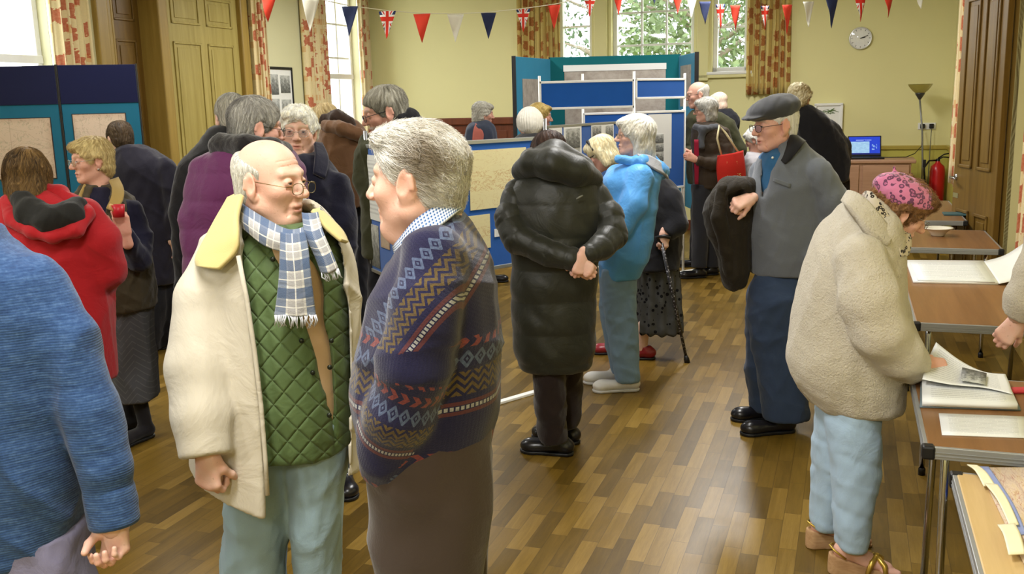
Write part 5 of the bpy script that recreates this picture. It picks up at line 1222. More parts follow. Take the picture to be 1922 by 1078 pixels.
p.strip('shirt_collar', [[(738, 462, .02), (743, 480, .02)], [(748, 452, -.06), (750, 482, -.08)], [(778, 416, -.085), (788, 452, -.125)], [(815, 390, -.075), (826, 424, -.115)], [(856, 370, -.02), (862, 396, -.05)], [(862, 368, .05), (868, 394, .06)], [(820, 385, .10), (830, 415, .14)], [(770, 425, .09), (775, 460, .13)], [(740, 462, .03), (744, 480, .03)]], M_check, .006, 6)
for d_ in (-.09, .1): p.shoe(800, 1650, d_, 80, M_shoe)
p.skin = lin('#E4B6A2')
p.head(783, 338, 72, 3, 0, 1.0, h=.0024, brow='#B5A48C', old=.6, fat=.012, neck=(812, 440, .0))
p.hair('full', '#C2B9A8', '#FFFDF6', .003, .0, nst=6500, L=.06, lift=.006, seed=4, groove=1.0, up=.3, crown=(.02, .115, .10), patch=((-.085, -.03, .055), (.05, .05, .045), '#857763'))
p.body()

# ---- man at the left edge seen from behind
p = Person('man in blue knitted jumper seen from behind at the left edge, head out of frame', -60, 2.2, 900)
tk_ = NT('blue_knit'); x, y, z = tk_.xyz(); n = tk_.noise(9, 4, tk_.vec(x * 3, y * 3, z * 16), .65); n2 = tk_.noise(120, 2)
tk_.bump(((z / .006).fr() - .5).ab() + n2, .35, .003); M_bknit = tk_.fin(tk_.ramp(n * .7 + n2 * .3, [(.3, lin('#283C63')), (.5, lin('#36517C')), (.7, lin('#506C96'))]), .95, .12, sheen=.2)
M_grey = cloth('trousers_lilac_grey', '#77748C', .85, .1, 300, .25, .1, .3)
p.garment('trousers', M_grey, [[(985, -235, -45, .14), (1078, -230, -50, .13), (1300, -215, -70, .1), (1610, -200, -90, .085)], [(985, -70, 150, .14), (1040, -60, 168, .14), (1100, -55, 178, .13), (1300, -40, 120, .1), (1610, -25, 90, .085)]], h=.01, k=.05, wr=(.008, 17), seed=2)
p.garment('jumper', M_bknit, [[(425, -112, -12, .07), (455, -150, 10, .10), (478, -205, 50, .125), (510, -240, 95, .145), (560, -262, 128, .16), (680, -268, 138, .168), (800, -266, 142, .172), (900, -266, 150, .175), (985, -262, 148, .17), (1035, -258, 140, .165)]], [[(66, 532, 0, 58), (120, 640, -.02, 60), (162, 760, -.035, 54), (196, 880, -.05, 48), (212, 948, -.055, 44), (216, 985, -.06, 42)], [(-200, 540, 0, 58), (-290, 760, -.02, 52), (-320, 960, -.05, 44)]], h=.0075, k=.02, wr=(.006, 14, (1, 1, .8)), seed=9, ck=.03)
p.garment('cuff', M_bknit, (), [[(205, 925, -.053, 46), (216, 988, -.062, 45)]], h=.006, wr=None, body=False)
p.hand((217, 966, -.06), (-.05, -.15, -1), (.35, 1, -.2), -1, .7, 1.0, 1.7, h=.0028, curls=(.95, 1.0, 1.0, 1.0))
p.hand((-322, 975, -.05), (.1, .05, -1), (0, 1, 0), 1, .6, 1.0, .5)
for x_ in (-140, 40): p.shoe(x_, 1600, 0, 0, M_shoe)
p.head(-92, 330, 10, 5, 0, 1.0, h=.006, brow='#555047', neck=(-62, 470, 0)); p.hair('short', '#4A4540', '#6E675E', .006)
p.body()
# ================================================================== people in the middle of the hall
JE = lambda k, c, **kw: cloth(k, c, .9, .1, 420, .35, .1, .2)
# ---- flat cap man
p = Person('man in grey flat cap and grey jacket with a dark coat over his forearm', 1470, 4.87, 790)
M_gj = cloth('jacket_grey', '#686D75', .95, .10, 380, .4, .25, .15); M_gjeans = JE('jeans_dark_blue', '#33415A'); M_shirtb = cloth('shirt_blue', '#2F5F8A', fold=.1); M_bcord = cloth('collar_black', '#1B1A1C', .95)
p.garment('trousers', M_gjeans, [[(496, 1432, 1512, .08, -.05), (540, 1410, 1524, .12, -.08), (620, 1404, 1516, .11, -.09), (700, 1420, 1515, .10, -.10), (786, 1432, 1518, .10, -.10)], [(496, 1432, 1512, .08, .05), (540, 1408, 1515, .12, .08), (620, 1402, 1500, .11, .1), (700, 1400, 1488, .10, .12), (768, 1410, 1485, .10, .14)]], h=.01, k=.03, wr=(.006, 17), seed=3)
p.garment('shirt', M_shirtb, [[(274, 1446, 1488, .06), (290, 1430, 1500, .115), (320, 1422, 1540, .165), (420, 1416, 1555, .185)]], h=.012, body=False, wr=(.003, 25))
op = Loft(p.rows([(240, 1425, 1462, .3, -.1), (285, 1436, 1466, .3, -.1), (310, 1434, 1452, .3, -.1), (345, 1430, 1440, .3, -.1), (370, 1428, 1432, .3, -.1)], -.22), 6, .004)
jk = p.garment('jacket', M_gj, [[(258, 1466, 1504, .07), (276, 1446, 1518, .115), (300, 1425, 1548, .16), (330, 1414, 1566, .185), (380, 1402, 1578, .20), (430, 1402, 1570, .20), (475, 1406, 1554, .20), (512, 1410, 1538, .19)]], [[(1535, 325, -.15, 26), (1562, 380, -.17, 30), (1570, 430, -.18, 27), (1545, 475, -.2, 22), (1520, 495, -.2, 18)], [(1430, 322, .13, 24), (1424, 390, .08, 24), (1410, 376, -.05, 18)]], [op], h=.008, k=.02, wr=(.005, 15), seed=4, ck=.012)
p.strip('collar', [[(1466, 302, -.13), (1474, 308, -.155), (1484, 300, -.155)], [(1475, 276, -.09), (1484, 282, -.135), (1496, 286, -.15)], [(1484, 254, -.05), (1494, 260, -.085), (1508, 270, -.115)], [(1487, 250, .04), (1498, 256, .06), (1512, 266, .06)]], M_bcord, .010, 6, jk)
p.strip('pocket_flap', [[(1452, 334, -.175), (1484, 345, -.195)], [(1451, 341, -.178), (1483, 353, -.198)]], M_gj, .008, 4, jk)
bt = MB()
for y_ in (296,): bt.lathe([(0, 0), (.006, 0), (.006, .003), (0, .004)], 12, Matrix.Translation(Vector(p.P(1450, y_, -.115))) @ Matrix.Rotation(math.pi / 2, 4, 'X'))
bt.build('shirt_button', M_white, p.root)
p.hand((1410, 372, -.10), (-.85, -.35, -.25), (-.1, -.75, .7), -1, 1.25, 1.05, 1.0, fore=.01, spread=.0)
p.skin = lin('#DDAA98')
p.head(1455, 235, 104, 5, 0, 1.07, h=.0032, brow='#B9AEA4', old=.8, fat=.004, neck=(1482, 300, .02))
p.hair('short', '#CFCBC6', '#ECEAE6', .004, .0, nst=800, L=.03)
p.glasses(M_wire, .023, .016, .107, -.004, .0014)
S = SDF(.005); S.ell((0, -.014, .078), (.093, .112, .066), .02, Matrix.Rotation(-.10, 3, 'X')); S.ell((0, .03, .070), (.088, .105, .046), .03, Matrix.Rotation(-.10, 3, 'X')); S.ell((0, .105, .050), (.074, .056, .011), .012, Matrix.Rotation(-.12, 3, 'X')); S.s_(Half((0, 0, .034), (0, -.1, -1)), .008)
M_tweed = cloth('tweed_grey', '#3D3E42', .97, .22, 500, .5, .3)
p.headgear('flat_cap', S, M_tweed, lambda V: wrinkle(V, .003, 30, 2))
for x_, d_ in ((1470, -.10), (1448, .13)): p.shoe(x_, 780, d_, 97, M_shoe, .29)
p.body()
cp_ = p.P(1365, 400, -.02)
# coat hanging over his forearm
e = empty('coat', p.o, 0, 'dark brown waxed coat hanging over the forearm of the flat cap man', 'coat')
M_wax = cloth('waxed_brown', '#241E15', .75, .15, 260, .2, .1, .4)
q = Person.__new__(Person); q.Y = p.Y; q.o = p.o; q.root = e; q.limbs = []; q.parts = []; q.hands = []; q.H = None
q.garment('cloth_fold', M_wax, [[(330, 1366, 1410, .06), (342, 1348, 1416, .10), (365, 1332, 1418, .12), (392, 1321, 1416, .12), (430, 1328, 1412, .11), (480, 1346, 1408, .10), (530, 1354, 1404, .09), (544, 1360, 1396, .07)]], subs=[Ell(p.P(1388, 377, -.14), (.062, .08, .055))], h=.008, wr=(.009, 15, (1.6, 1, .35)), crs=.6, n=2.4, seed=3, rnd=.03)
q.garment('hanging_sleeve', M_wax, (), [[(1356, 356, -.07, 12), (1350, 410, -.09, 15), (1364, 470, -.07, 14), (1374, 530, -.05, 13)]], h=.009, wr=(.004, 25), crs=.4, seed=5)

# ---- woman in the cream fleece with the leopard beret
p = Person('woman in cream fleece coat and pink leopard beret leaning over a binder on the table', 1610, 3.35, 900)
M_fleece = NT('fleece'); t = M_fleece; t.bump(t.noise(130, 4, rough=.7), 1.0, .012); t.bump(t.noise(40, 3), .3, .01); M_fleece = t.fin(t.mix(t.noise(30, 4), lin('#D8CDB6'), lin('#E9E0CC')), .97, .1, sheen=.4)
M_pj = JE('jeans_pale_blue', '#ABC5DD')
p.garment('trousers', M_pj, [[(720, 1545, 1648, .12, -.05), (800, 1552, 1650, .115, -.07), (860, 1560, 1650, .105, -.09), (940, 1565, 1636, .09, -.10), (1028, 1570, 1624, .075, -.10)], [(720, 1535, 1630, .12, .06), (800, 1532, 1615, .11, .08), (880, 1528, 1590, .10, .1), (990, 1523, 1572, .075, .12)]], h=.008, k=.03, wr=(.005, 16, (1, 1, 1.2)), crs=.35, seed=6)
arm = [(1618, 488, -.17, 46), (1632, 560, -.225, 52), (1652, 622, -.24, 48), (1688, 664, -.20, 42), (1716, 688, -.15, 37)]
fl = p.garment('fleece_coat', M_fleece, [[(366, 1606, 1640, .06), (384, 1584, 1668, .10), (410, 1562, 1680, .15), (450, 1536, 1686, .18), (500, 1516, 1690, .19), (560, 1500, 1692, .195), (620, 1488, 1690, .2), (680, 1480, 1690, .205), (725, 1500, 1692, .2), (764, 1530, 1692, .19)]], [arm, [(1655, 480, .13, 34), (1672, 590, .13, 34), (1706, 660, .03, 26)]], h=.009, k=.02, wr=(.006, 13), crs=.45, seed=7, ck=.008, rnd=.03)
p.strip('collar', [[(1596, 366, .06), (1588, 376, .10)], [(1598, 362, -.05), (1586, 384, -.09)], [(1622, 376, -.11), (1608, 410, -.16)], [(1648, 408, -.14), (1632, 440, -.19)], [(1672, 440, -.12), (1664, 462, -.18)]], M_fleece, .03, 6, fl)
tlp = NT('leopard'); v1 = tlp.voro(52, feature='F1'); v2 = tlp.noise(40, 2); ring = (v1 - .36).ab().lt(.12) * v2.gt(.38); dot = v1.lt(.24)
tlp.bump(tlp.noise(300, 2), .3, .003); cc = tlp.mix(dot * .6, lin('#CF7CA0'), lin('#9A5480')); cc = tlp.mix(ring * .85, cc, lin('#4A2F4C')); M_leo = tlp.fin(cc, .95, .1, sheen=.3)
tls = NT('leopard_scarf'); v1 = tls.voro(60); cc = tls.mix((v1 - .3).ab().lt(.12), tls.mix(tls.noise(14, 3), lin('#C9B48C'), lin('#CFCBC6')), lin('#2E2722')); M_ls = tls.fin(cc, .9, .1, sheen=.2)
e = empty('scarf', (0, 0, 0)); e.parent = p.root
p.strip('neck_wrap', [[(1622, 366, .04), (1622, 385, .06)], [(1634, 360, -.06), (1632, 384, -.09)], [(1656, 392, -.10), (1650, 418, -.13)], [(1682, 425, -.10), (1674, 452, -.13)], [(1704, 440, -.03), (1698, 470, -.04)]], M_ls, .02, 6, e)
p.strip('scarf_end', [[(1676, 440, -.11), (1706, 440, -.05)], [(1682, 462, -.14), (1708, 458, -.08)], [(1688, 482, -.14), (1702, 480, -.1)]], M_ls, .015, 5, e)
p.skin = lin('#E3B2A0')
p.head(1690, 396, -96, 30, 0, .92, h=.0032, brow='#8A6A50', old=.4, neck=(1640, 430, .02))
p.hair('crop', '#6B4A30', '#A57A50', .004, .008, curl=.006, seed=5, nst=2600, L=.06, lift=.012, scurl=.9)
p.glasses(M_silver, .021, .015, .106, -.002, .0011)
S = SDF(.005); S.ell((0, -.022, .058), (.108, .124, .072), .02); S.ell((0, -.01, .045), (.1, .115, .05), .02); S.s_(Half((0, .02, .028), (0, .42, -.9)), .012); S.cap((0, -.10, .118), (0, -.11, .128), .008, .006, .008)
p.headgear('beret', S, M_leo, lambda V: wrinkle(V, .003, 30, 8))
p.hand((1724, 684, -.165), (.9, .1, -.25), (.1, -.8, .6), -1, .75, 1.05, .6, h=.003, fore=.03)
p.hand((1724, 682, .02), (.85, -.2, -.45), (0, .7, .6), 1, .6, .95, .6)
M_wedge = wood('wedge_cork', '#A57C55', '#C9A57C', 'x', 2, .8); M_goldl = plain('gold_leather', '#C9A84E', .3, .5, .7)
for x_, d_, ph_ in ((1596, -.10, -100), (1548, .12, -86)):
    b = at(x_, 1030, p.Y + d_) - p.o; Mz = Matrix.Translation((b.x, b.y, 0)) @ Matrix.Rotation(rad(ph_), 4, 'Z'); A_ = np.array(Mz, np.float32)
    S = SDF(.005); S.cap((0, -.045, .03), (0, .03, .03), .032, .033, .02, flat=((0, 0, 1), .25)); S.cap((0, .03, .03), (0, .145, .03), .033, .043, .02, flat=((0, 0, 1), .25)); S.s_(Half((0, -.07, .078), (0, .29, 1)), .004); S.s_(Half((0, 0, 0), (0, 0, -1)), .002)
    V, Fc = S.mesh(); e = link('sandal', newmesh('sandal', V @ A_[:3, :3].T + A_[:3, 3], Fc, M_wedge), p.root)
    S = SDF(.004)
    S.cap((0, -.03, .088), (0, .06, .055), .028, .030, .02); S.cap((0, .06, .055), (0, .12, .032), .034, .030, .02, flat=((0, 0, 1), 1.6)); S.cap((0, -.02, .09), (0, 0, .17), .030, .032, .02)
    for k in range(5): xk = .026 - .0125 * k; S.cap((xk, .115, .028), (xk * 1.05, .165 - abs(k - .3) * .008, .022), .0105 if k else .013, .009 if k else .012, .006)
    V, Fc = S.mesh(); V = V @ A_[:3, :3].T + A_[:3, 3]; p.hands.append((V, Fc, np.tile(A3(p.skin), (len(V), 1))))
    st = MB()
    for a, c_ in ((-1, 1), (1, -1)): st.tube([Mz @ Vector((a * .044, .055, .02)), Mz @ Vector((a * .036, .07, .062)), Mz @ Vector((0, .09, .073)), Mz @ Vector((c_ * .034, .115, .05)), Mz @ Vector((c_ * .044, .12, .012))], [.009, .011, .012, .011, .008], 8)
    st.lathe([(0, -.006), (.012, -.004), (.014, .002), (.006, .008), (0, .009)], 14, Mz @ Matrix.Translation((0, .092, .076)))
    st.build('strap', M_goldl, e); st = MB()
    st.tube([Mz @ Vector((-.034, -.02, .07)), Mz @ Vector((-.03, -.06, .10)), Mz @ Vector((0, -.073, .105)), Mz @ Vector((.03, -.06, .10)), Mz @ Vector((.034, -.02, .07))], .004, 8)
    st.build('heel_band', M_goldl, e)
p.body()
tb = MB().tube([at(1618, 655, 3.145), at(1636, 661, 3.125), at(1656, 666, 3.125)], [.012, .016, .012], 10); o = tb.build('pocket_opening', M_black, None); o.parent = p.root; o.location = -p.o  # black tube on the coat stands in for the dark pocket opening

# ---- woman in the long black padded coat, back to the camera
p = Person('person in long black padded coat seen from behind, hands clasped behind the back', 1035, 4.6, 830)
M_puff = cloth('padded_black_green', '#1B1D14', .5, .12, 200, .15, .15, .2, .45); M_brtr = cloth('trousers_brown_black', '#241A18', .9, .1, 300, .2, .2, .2)
p.garment('trousers', M_brtr, [[(650, 998, 1062, .11, -.04), (720, 1000, 1062, .10, -.06), (828, 1012, 1066, .085, -.07)], [(650, 1035, 1098, .11, .05), (720, 1040, 1094, .10, .07), (800, 1046, 1088, .085, .1)]], h=.01, k=.02, wr=(.005, 20))
rows_ = [(318, 990, 1098, .10), (335, 968, 1112, .14), (360, 955, 1128, .17), (400, 950, 1135, .19), (450, 956, 1130, .195), (500, 960, 1124, .19), (560, 958, 1120, .185), (620, 962, 1118, .19), (660, 966, 1116, .19), (688, 972, 1112, .18)]
ct = p.garment('padded_coat', M_puff, [rows_], [], h=.008, wr=(.004, 16), puff=(.006, .155), rnd=.025, k=.02, n=2.3)
p.garment('sleeve', M_puff, (), [[(972, 362, -.02, 26), (958, 410, -.08, 29), (972, 448, -.15, 27), (1030, 475, -.225, 23), (1072, 486, -.25, 19), (1086, 487, -.25, 17)]], h=.008, wr=(.004, 20), puff=(.007, .085), parent=ct)
p.garment('sleeve', M_puff, (), [[(1112, 362, -.02, 26), (1142, 408, -.07, 28), (1150, 440, -.12, 27), (1130, 462, -.20, 23), (1108, 474, -.25, 18), (1096, 480, -.265, 16)]], h=.008, wr=(.004, 20), puff=(.007, .085), parent=ct, seed=4)
p.garment('hood', M_puff, (), [[(982, 322, -.02, 22), (1000, 305, -.10, 24), (1035, 308, -.15, 30), (1080, 322, -.13, 28), (1112, 336, -.03, 20)], [(1000, 300, .02, 24), (1040, 296, -.05, 34), (1090, 318, -.02, 26)]], h=.008, wr=(.003, 14), crs=.2, parent=ct, body=False, fe=False, ck=.03)
MB().tube([Vector(p.P(1082, 374, -.195)), Vector(p.P(1088, 370, -.197)), Vector(p.P(1094, 367, -.197))], [.004, .005, .003], 8).build('embroidered_mark', plain('mark_grey', '#77786F', .6), ct)
p.hand((1084, 487, -.27), (.55, -.3, -.5), (-.2, -1, .1), 1, 1.0, .92, .8)
p.hand((1095, 478, -.28), (-.25, -.2, -.95), (.2, -1, 0), 1, .95, .92, .8, fore=.015)
p.head(1030, 296, 25, 30, 0, .98, dd=.02, h=.005, brow='#3A2A20', neck=(1040, 340, .0)); p.hair('bob', '#2A1B14', '#4A3226', .005, .0, nst=700, L=.06, seed=3)
p.shoe(1052, 826, -.07, 72, M_shoe, .27); p.shoe(1066, 808, .10, 60, M_shoe, .27)
p.body()

# ---- woman in the bright blue anorak
p = Person('white haired woman in bright blue anorak, pale jeans and white trainers, facing left', 1180, 5.64, 720)
M_ano = cloth('anorak_blue', '#569FE4', .5, .06, 200, .12, .1, .35, .35); M_anogrey = cloth('hood_lining_grey', '#A3A5AC', .6, fold=.2); M_bj = JE('jeans_mid_blue', '#7D9BBB')
p.garment('jeans', M_bj, [[(500, 1128, 1196, .10, -.05), (560, 1131, 1196, .10, -.06), (640, 1142, 1198, .085, -.07), (716, 1156, 1201, .075, -.07)], [(500, 1126, 1190, .10, .06), (600, 1128, 1190, .09, .08), (700, 1148, 1186, .075, .1)]], h=.009, k=.03, wr=(.005, 20), seed=3)
an = p.garment('anorak', M_ano, [[(296, 1186, 1224, .07), (308, 1158, 1236, .12), (328, 1136, 1240, .155), (370, 1130, 1236, .175), (420, 1128, 1230, .18), (470, 1126, 1220, .18), (522, 1124, 1200, .165)]], [[(1200, 332, -.13, 26), (1190, 380, -.18, 26), (1165, 425, -.20, 22), (1132, 452, -.20, 17)], [(1160, 330, .12, 24), (1140, 420, .12, 20), (1122, 450, .05, 16)]], h=.008, k=.025, wr=(.0045, 17), seed=5, ck=.014)
p.garment('hood', M_ano, (), [[(1160, 300, -.09, 8), (1206, 304, -.11, 13), (1236, 318, -.04, 15), (1240, 322, .05, 15), (1204, 288, .10, 14)]], h=.008, wr=(.004, 30), parent=an, body=False, fe=False)
p.strip('hood_lining', [[(1196, 290, -.12), (1204, 302, -.15)], [(1218, 292, -.11), (1228, 318, -.135)], [(1240, 306, -.07), (1246, 328, -.08)], [(1248, 320, .02), (1254, 336, .03)]], M_anogrey, .012, 6, an)
p.hand((1128, 456, -.20), (-.6, 0, -.7), (-.3, -.8, .2), 1, .7, .92, .4)
p.skin = lin('#DFB4A2'); p.head(1190, 255, 94, -2, 0, .95, h=.0036, brow='#CFC6B8', old=.7, neck=(1200, 315, .02))
p.hair('long', '#D5CEBE', '#FFFDF2', .004, .010, seed=6, nst=3000, L=.10, lift=.007, groove=1.4)
p.glasses(M_wire, .021, .015, .106, -.002, .0012)
M_train = plain('trainer_white', '#E9E8E6', .5, .4)
p.shoe(1180, 722, -.07, 92, M_train, .28, sole=plain('sole_white', '#D9D9DC', .5)); p.shoe(1160, 700, .12, 95, M_train, .28, sole=plain('sole_white', '#D9D9DC', .5))
p.body()

# ---- stooping lady with the stick
p = Person('stooping blonde lady in dark coat, spotted skirt and red shoes leaning on a stick', 1230, 6.34, 660)
M_dk = cloth('coat_charcoal', '#1D1D22', .9, .12, 300, .3, .2, .2)
td = NT('spotted_skirt'); v = td.voro(26); M_spot = td.fin(td.mix(v.lt(.30), lin('#4A4A48'), lin('#18181A')), .9, .1); 
p.garment('skirt', M_spot, [[(480, 1196, 1272, .13), (540, 1197, 1276, .15), (600, 1194, 1280, .165), (622, 1193, 1282, .17)]], h=.009, disp=lambda V, N, S: .010 * np.sin(np.arctan2(V[:, 0] - .0, V[:, 1]) * 13) * np.clip((1.0 - V[:, 2]) * 2, 0, 1), wr=(.003, 20))
p.garment('coat', M_dk, [[(322, 1165, 1236, .10), (345, 1158, 1266, .15), (380, 1168, 1280, .18), (420, 1186, 1282, .18), (460, 1192, 1280, .175), (505, 1194, 1276, .17)]], [[(1262, 372, -.12, 20), (1272, 420, -.15, 20), (1250, 440, -.17, 16)], [(1180, 360, .1, 20), (1150, 430, .1, 17)]], h=.01, wr=(.005, 17), seed=3)
for x_, d_ in ((1208, -.06), (1160, .10)):
    S = SDF(.006); a = p.P(x_, 612, d_); b = A3((a[0] - .01, a[1], .07)); S.cap(a, b, .042, .034, .01); V, Fc = S.mesh(); p.hands.append((V, Fc, np.tile(A3(p.skin), (len(V), 1))))
M_red = plain('shoe_red', '#8E1F2A', .35, .5); p.shoe(1212, 655, -.06, 80, M_red, .25); p.shoe(1162, 645, .10, 85, M_red, .25)
p.hand((1247, 436, -.18), (-.15, -.15, -1), (.3, -1, .2), -1, 1.05, 1.0, .9, fore=.015)
p.skin = lin('#D9A592'); p.head(1128, 288, 68, 30, 0, .92, h=.004, brow='#BFA98C', old=.7, neck=(1180, 335, .02))
p.hair('bob', '#D2C192', '#F6EED0', .004, .004, seed=8, nst=1500, L=.07, lift=.008)
p.glasses(plain('spectacle_black', '#201C1E', .3), .023, .018, .107, -.003, .0028)
S = SDF(.005); S.cap((-.085, .012, .04), (-.05, .03, .115), .009, .010, .01); S.cap((-.05, .03, .115), (.05, .03, .115), .010, .010, .01); S.cap((.05, .03, .115), (.085, .012, .04), .010, .009, .01); p.headgear('headband', S, M_black)
p.body()
# her stick
sa = Vector(p.P(1241, 452, -.20)) + p.o; sb_ = flo(1290, 681)
e = empty('walking_stick', sb_, 0, 'dark patterned walking stick held by the stooping lady, its tip on the floor', 'walking stick'); d_ = sa - sb_
tstk = NT('stick_pattern'); v = tstk.voro(70); M_stick = tstk.fin(tstk.mix(v.lt(.34), lin('#1C1A1E'), lin('#8E8C92')), .35, .5)
MB().tube([d_ * .06, d_ * .98], [.010, .012], 10).build('shaft', M_stick, e); MB().lathe([(0, 0), (.02, 0), (.018, .03), (.012, .05), (0, .052)], 16, Matrix.Rotation(math.atan2(d_.x, d_.z), 4, 'Y')).build('ferrule', M_black, e)
MB().tube([d_ + Vector((.06, -.01, .02)), d_ + Vector((.02, 0, .03)), d_ + Vector((-.03, 0, .025)), d_ * .97], [.012, .014, .014, .012], 10).build('handle', M_black, e)
# ================================================================== the left group
M_dnavy = cloth('coat_navy', '#16172A', .9, .12, 300, .3, .2, .3); M_black2 = cloth('coat_black', '#17171A', .9, .12, 300, .3, .2, .25); M_dtr = cloth('trousers_dark', '#1E1F26', .9, .1, 300, .2, .1, .2)
M_olive = cloth('coat_olive', '#3A3B26', .85, .12, 260, .25, .1, .3)
def legs(p, m, xs, top, hem, w1, w2, dds=(-.06, .08), h=.012, name='trousers'):
    R_ = []
    for (xt, xb), d_ in zip(xs, dds): R_.append([(top, xt - w1, xt + w1, .11, d_ * .6), ((top + hem) / 2, (xt + xb) / 2 - (w1 + w2) / 2, (xt + xb) / 2 + (w1 + w2) / 2, .095, d_), (hem, xb - w2, xb + w2, .08, d_)])
    p.garment(name, m, R_, h=h, k=.02, wr=(.005, 18), seed=int(abs(xs[0][0])) % 50)

# ---- woman in the red coat
p = Person('woman with long brown hair in red hooded coat, seen from behind', 95, 4.15, 700)
M_redc = cloth('coat_red', '#A81820', .75, .10, 260, .2, .15, .3); M_hoodin = cloth('hood_black', '#20201E', .8, .1, 200, .2, .1, .3)
legs(p, M_dtr, ((70, 70), (140, 140)), 640, 925, 48, 34)
ct = p.garment('coat', M_redc, [[(352, 25, 98, .09), (372, 0, 140, .13), (400, -22, 176, .165), (440, -34, 196, .185), (500, -40, 206, .195), (560, -36, 208, .195), (620, -32, 210, .195), (690, -30, 216, .2), (715, -28, 218, .2)]], [[(160, 405, -.03, 34), (186, 450, -.04, 36), (200, 510, .0, 34), (180, 540, .12, 28), (150, 520, .20, 22)], [(0, 410, -.03, 34), (-30, 500, .0, 36), (-10, 530, .15, 28)]], h=.009, k=.03, wr=(.005, 14, (1.2, 1, .5)), seed=5, ck=.02)
p.garment('hood', M_hoodin, (), [[(40, 372, -.10, 20), (58, 398, -.17, 25), (92, 412, -.19, 26), (130, 402, -.16, 24), (146, 384, -.09, 18)]], h=.009, wr=(.005, 22), parent=ct, body=False, fe=False, seed=2)
p.garment('hood_edge', M_redc, (), [[(12, 382, -.08, 13), (24, 412, -.16, 14), (60, 434, -.205, 13), (100, 444, -.215, 12), (140, 432, -.19, 13), (164, 402, -.11, 14)], [(16, 380, -.06, 14), (60, 356, -.02, 16), (110, 362, -.02, 14), (160, 396, -.08, 14)]], h=.008, wr=(.003, 30), parent=ct, body=False, fe=False)
p.head(52, 332, 20, 8, 0, .96, h=.005, neck=(66, 395, 0)); p.hair('long', '#2C2016', '#8A6B3C', .004, .006, seed=9, nst=2600, L=.12, lift=.006, groove=1.2)
for x_, d_ in ((70, -.06), (140, .08)): p.shoe(x_, 930, d_, 0, M_shoe)
p.hand((146, 516, .22), (.1, .3, .9), (.5, 1, 0), 1, .6, .95)
p.body()

# ---- woman in the olive body warmer
p = Person('blonde woman with glasses in olive body warmer and grey skirt holding a red cup', 225, 4.95, 800)
M_bw = cloth('body_warmer', '#463E2C', .8, .1, 260, .25, .15, .3); M_tan = cloth('collar_tan', '#A88E52', .9); M_ntop = cloth('top_navy', '#1B1B30', .9, fold=.2)
tsk = NT('chevron_skirt'); x, y, z = tsk.xyz(); ch_ = (((x / .11).fr() - .5).ab() * .13 + z); l_ = (ch_ / .035).fr().lt(.18) * tsk.noise(40, 2).gt(.4); M_skirt = tsk.fin(tsk.mix(l_ * .4, lin('#55565A'), lin('#77787A')), .9, .15); 
p.garment('skirt', M_skirt, [[(545, 192, 278, .14), (600, 196, 286, .15), (680, 206, 292, .15), (748, 216, 297, .15)]], h=.009, wr=(.007, 15, (1.6, 1.6, .4)), seed=5)
p.garment('top', M_ntop, [[(350, 160, 210, .07), (372, 150, 232, .12), (400, 150, 260, .14), (470, 156, 268, .14)]], [[(248, 396, -.02, 20), (264, 450, -.06, 22), (262, 488, -.14, 20), (240, 455, -.25, 17), (232, 432, -.28, 14)], [(156, 392, .03, 18), (160, 470, .0, 18), (200, 480, -.12, 15)]], h=.008, wr=(.004, 22), seed=3)
op = Loft(p.rows([(345, 168, 204, .3, -.1), (380, 172, 206, .3, -.1), (430, 186, 202, .3, -.1), (470, 196, 204, .3, -.1), (590, 205, 207, .3, -.1)], -.24), 6, .004)
bw = p.garment('body_warmer', M_bw, [[(346, 156, 216, .08), (368, 144, 236, .13), (395, 142, 256, .165), (440, 146, 270, .18), (500, 156, 282, .185), (550, 168, 288, .185), (578, 178, 290, .18)]], (), [op], h=.008, wr=(.005, 18), seed=8, body=False)
p.strip('collar', [[(204, 340, -.02), (222, 334, .05)], [(210, 352, -.09), (232, 356, -.06)], [(208, 372, -.15), (230, 378, -.14)], [(200, 392, -.18), (212, 396, -.19)]], M_tan, .012, 6, bw)
p.strip('collar', [[(160, 346, -.06), (152, 356, -.02)], [(152, 372, -.13), (142, 376, -.09)], [(160, 400, -.18), (146, 396, -.155)]], M_tan, .012, 6, bw)
p.skin = lin('#D8A791'); p.hand((235, 440, -.30), (-.12, -.1, 1), (.5, -1, 0), -1, .75, 1.0, .6)
p.head(171, 301, 134, 4, 0, .95, h=.0036, brow='#A08358', old=.5, neck=(188, 358, .01)); p.hair('crop', '#A58C56', '#E2D096', .004, .001, seed=3, nst=2600, L=.045, lift=.010, curl=.002)
p.glasses(M_silver, .022, .016, .106, -.003, .0011)
er = MB().lathe([(0, 0), (.006, .004), (.006, .012), (0, .016)], 10, p.HM @ Matrix.Translation((-.079, .0, -.055))); er.build('earring', M_silver, p.root)
M_boot = cloth('boot_suede', '#1F1D20', .9)
for x_, d_ in ((268, -.04), (240, .10)): p.shoe(x_, 812, d_, 150, M_boot, .25, high=.22)
p.body()
cpw = Vector(p.P(222, 396, -.36)) + p.o
e = empty('cup', cpw, 0, 'small red cup with a biscuit held by the blonde woman in olive body warmer', 'cup')
MB().lathe([(0, -.03), (.026, -.03), (.032, .03), (.029, .03), (.024, -.026), (0, -.026)], 20).build('cup_body', plain('cup_red', '#C0202C', .4), e)
MB().lathe([(0, 0), (.022, .002), (.024, .008), (.018, .013), (0, .015)], 14, Matrix.Translation((-.028, -.01, .012)) @ Matrix.Rotation(1.1, 4, 'Y')).build('biscuit', plain('biscuit_tan', '#C79C62', .8, bump=.3), e)

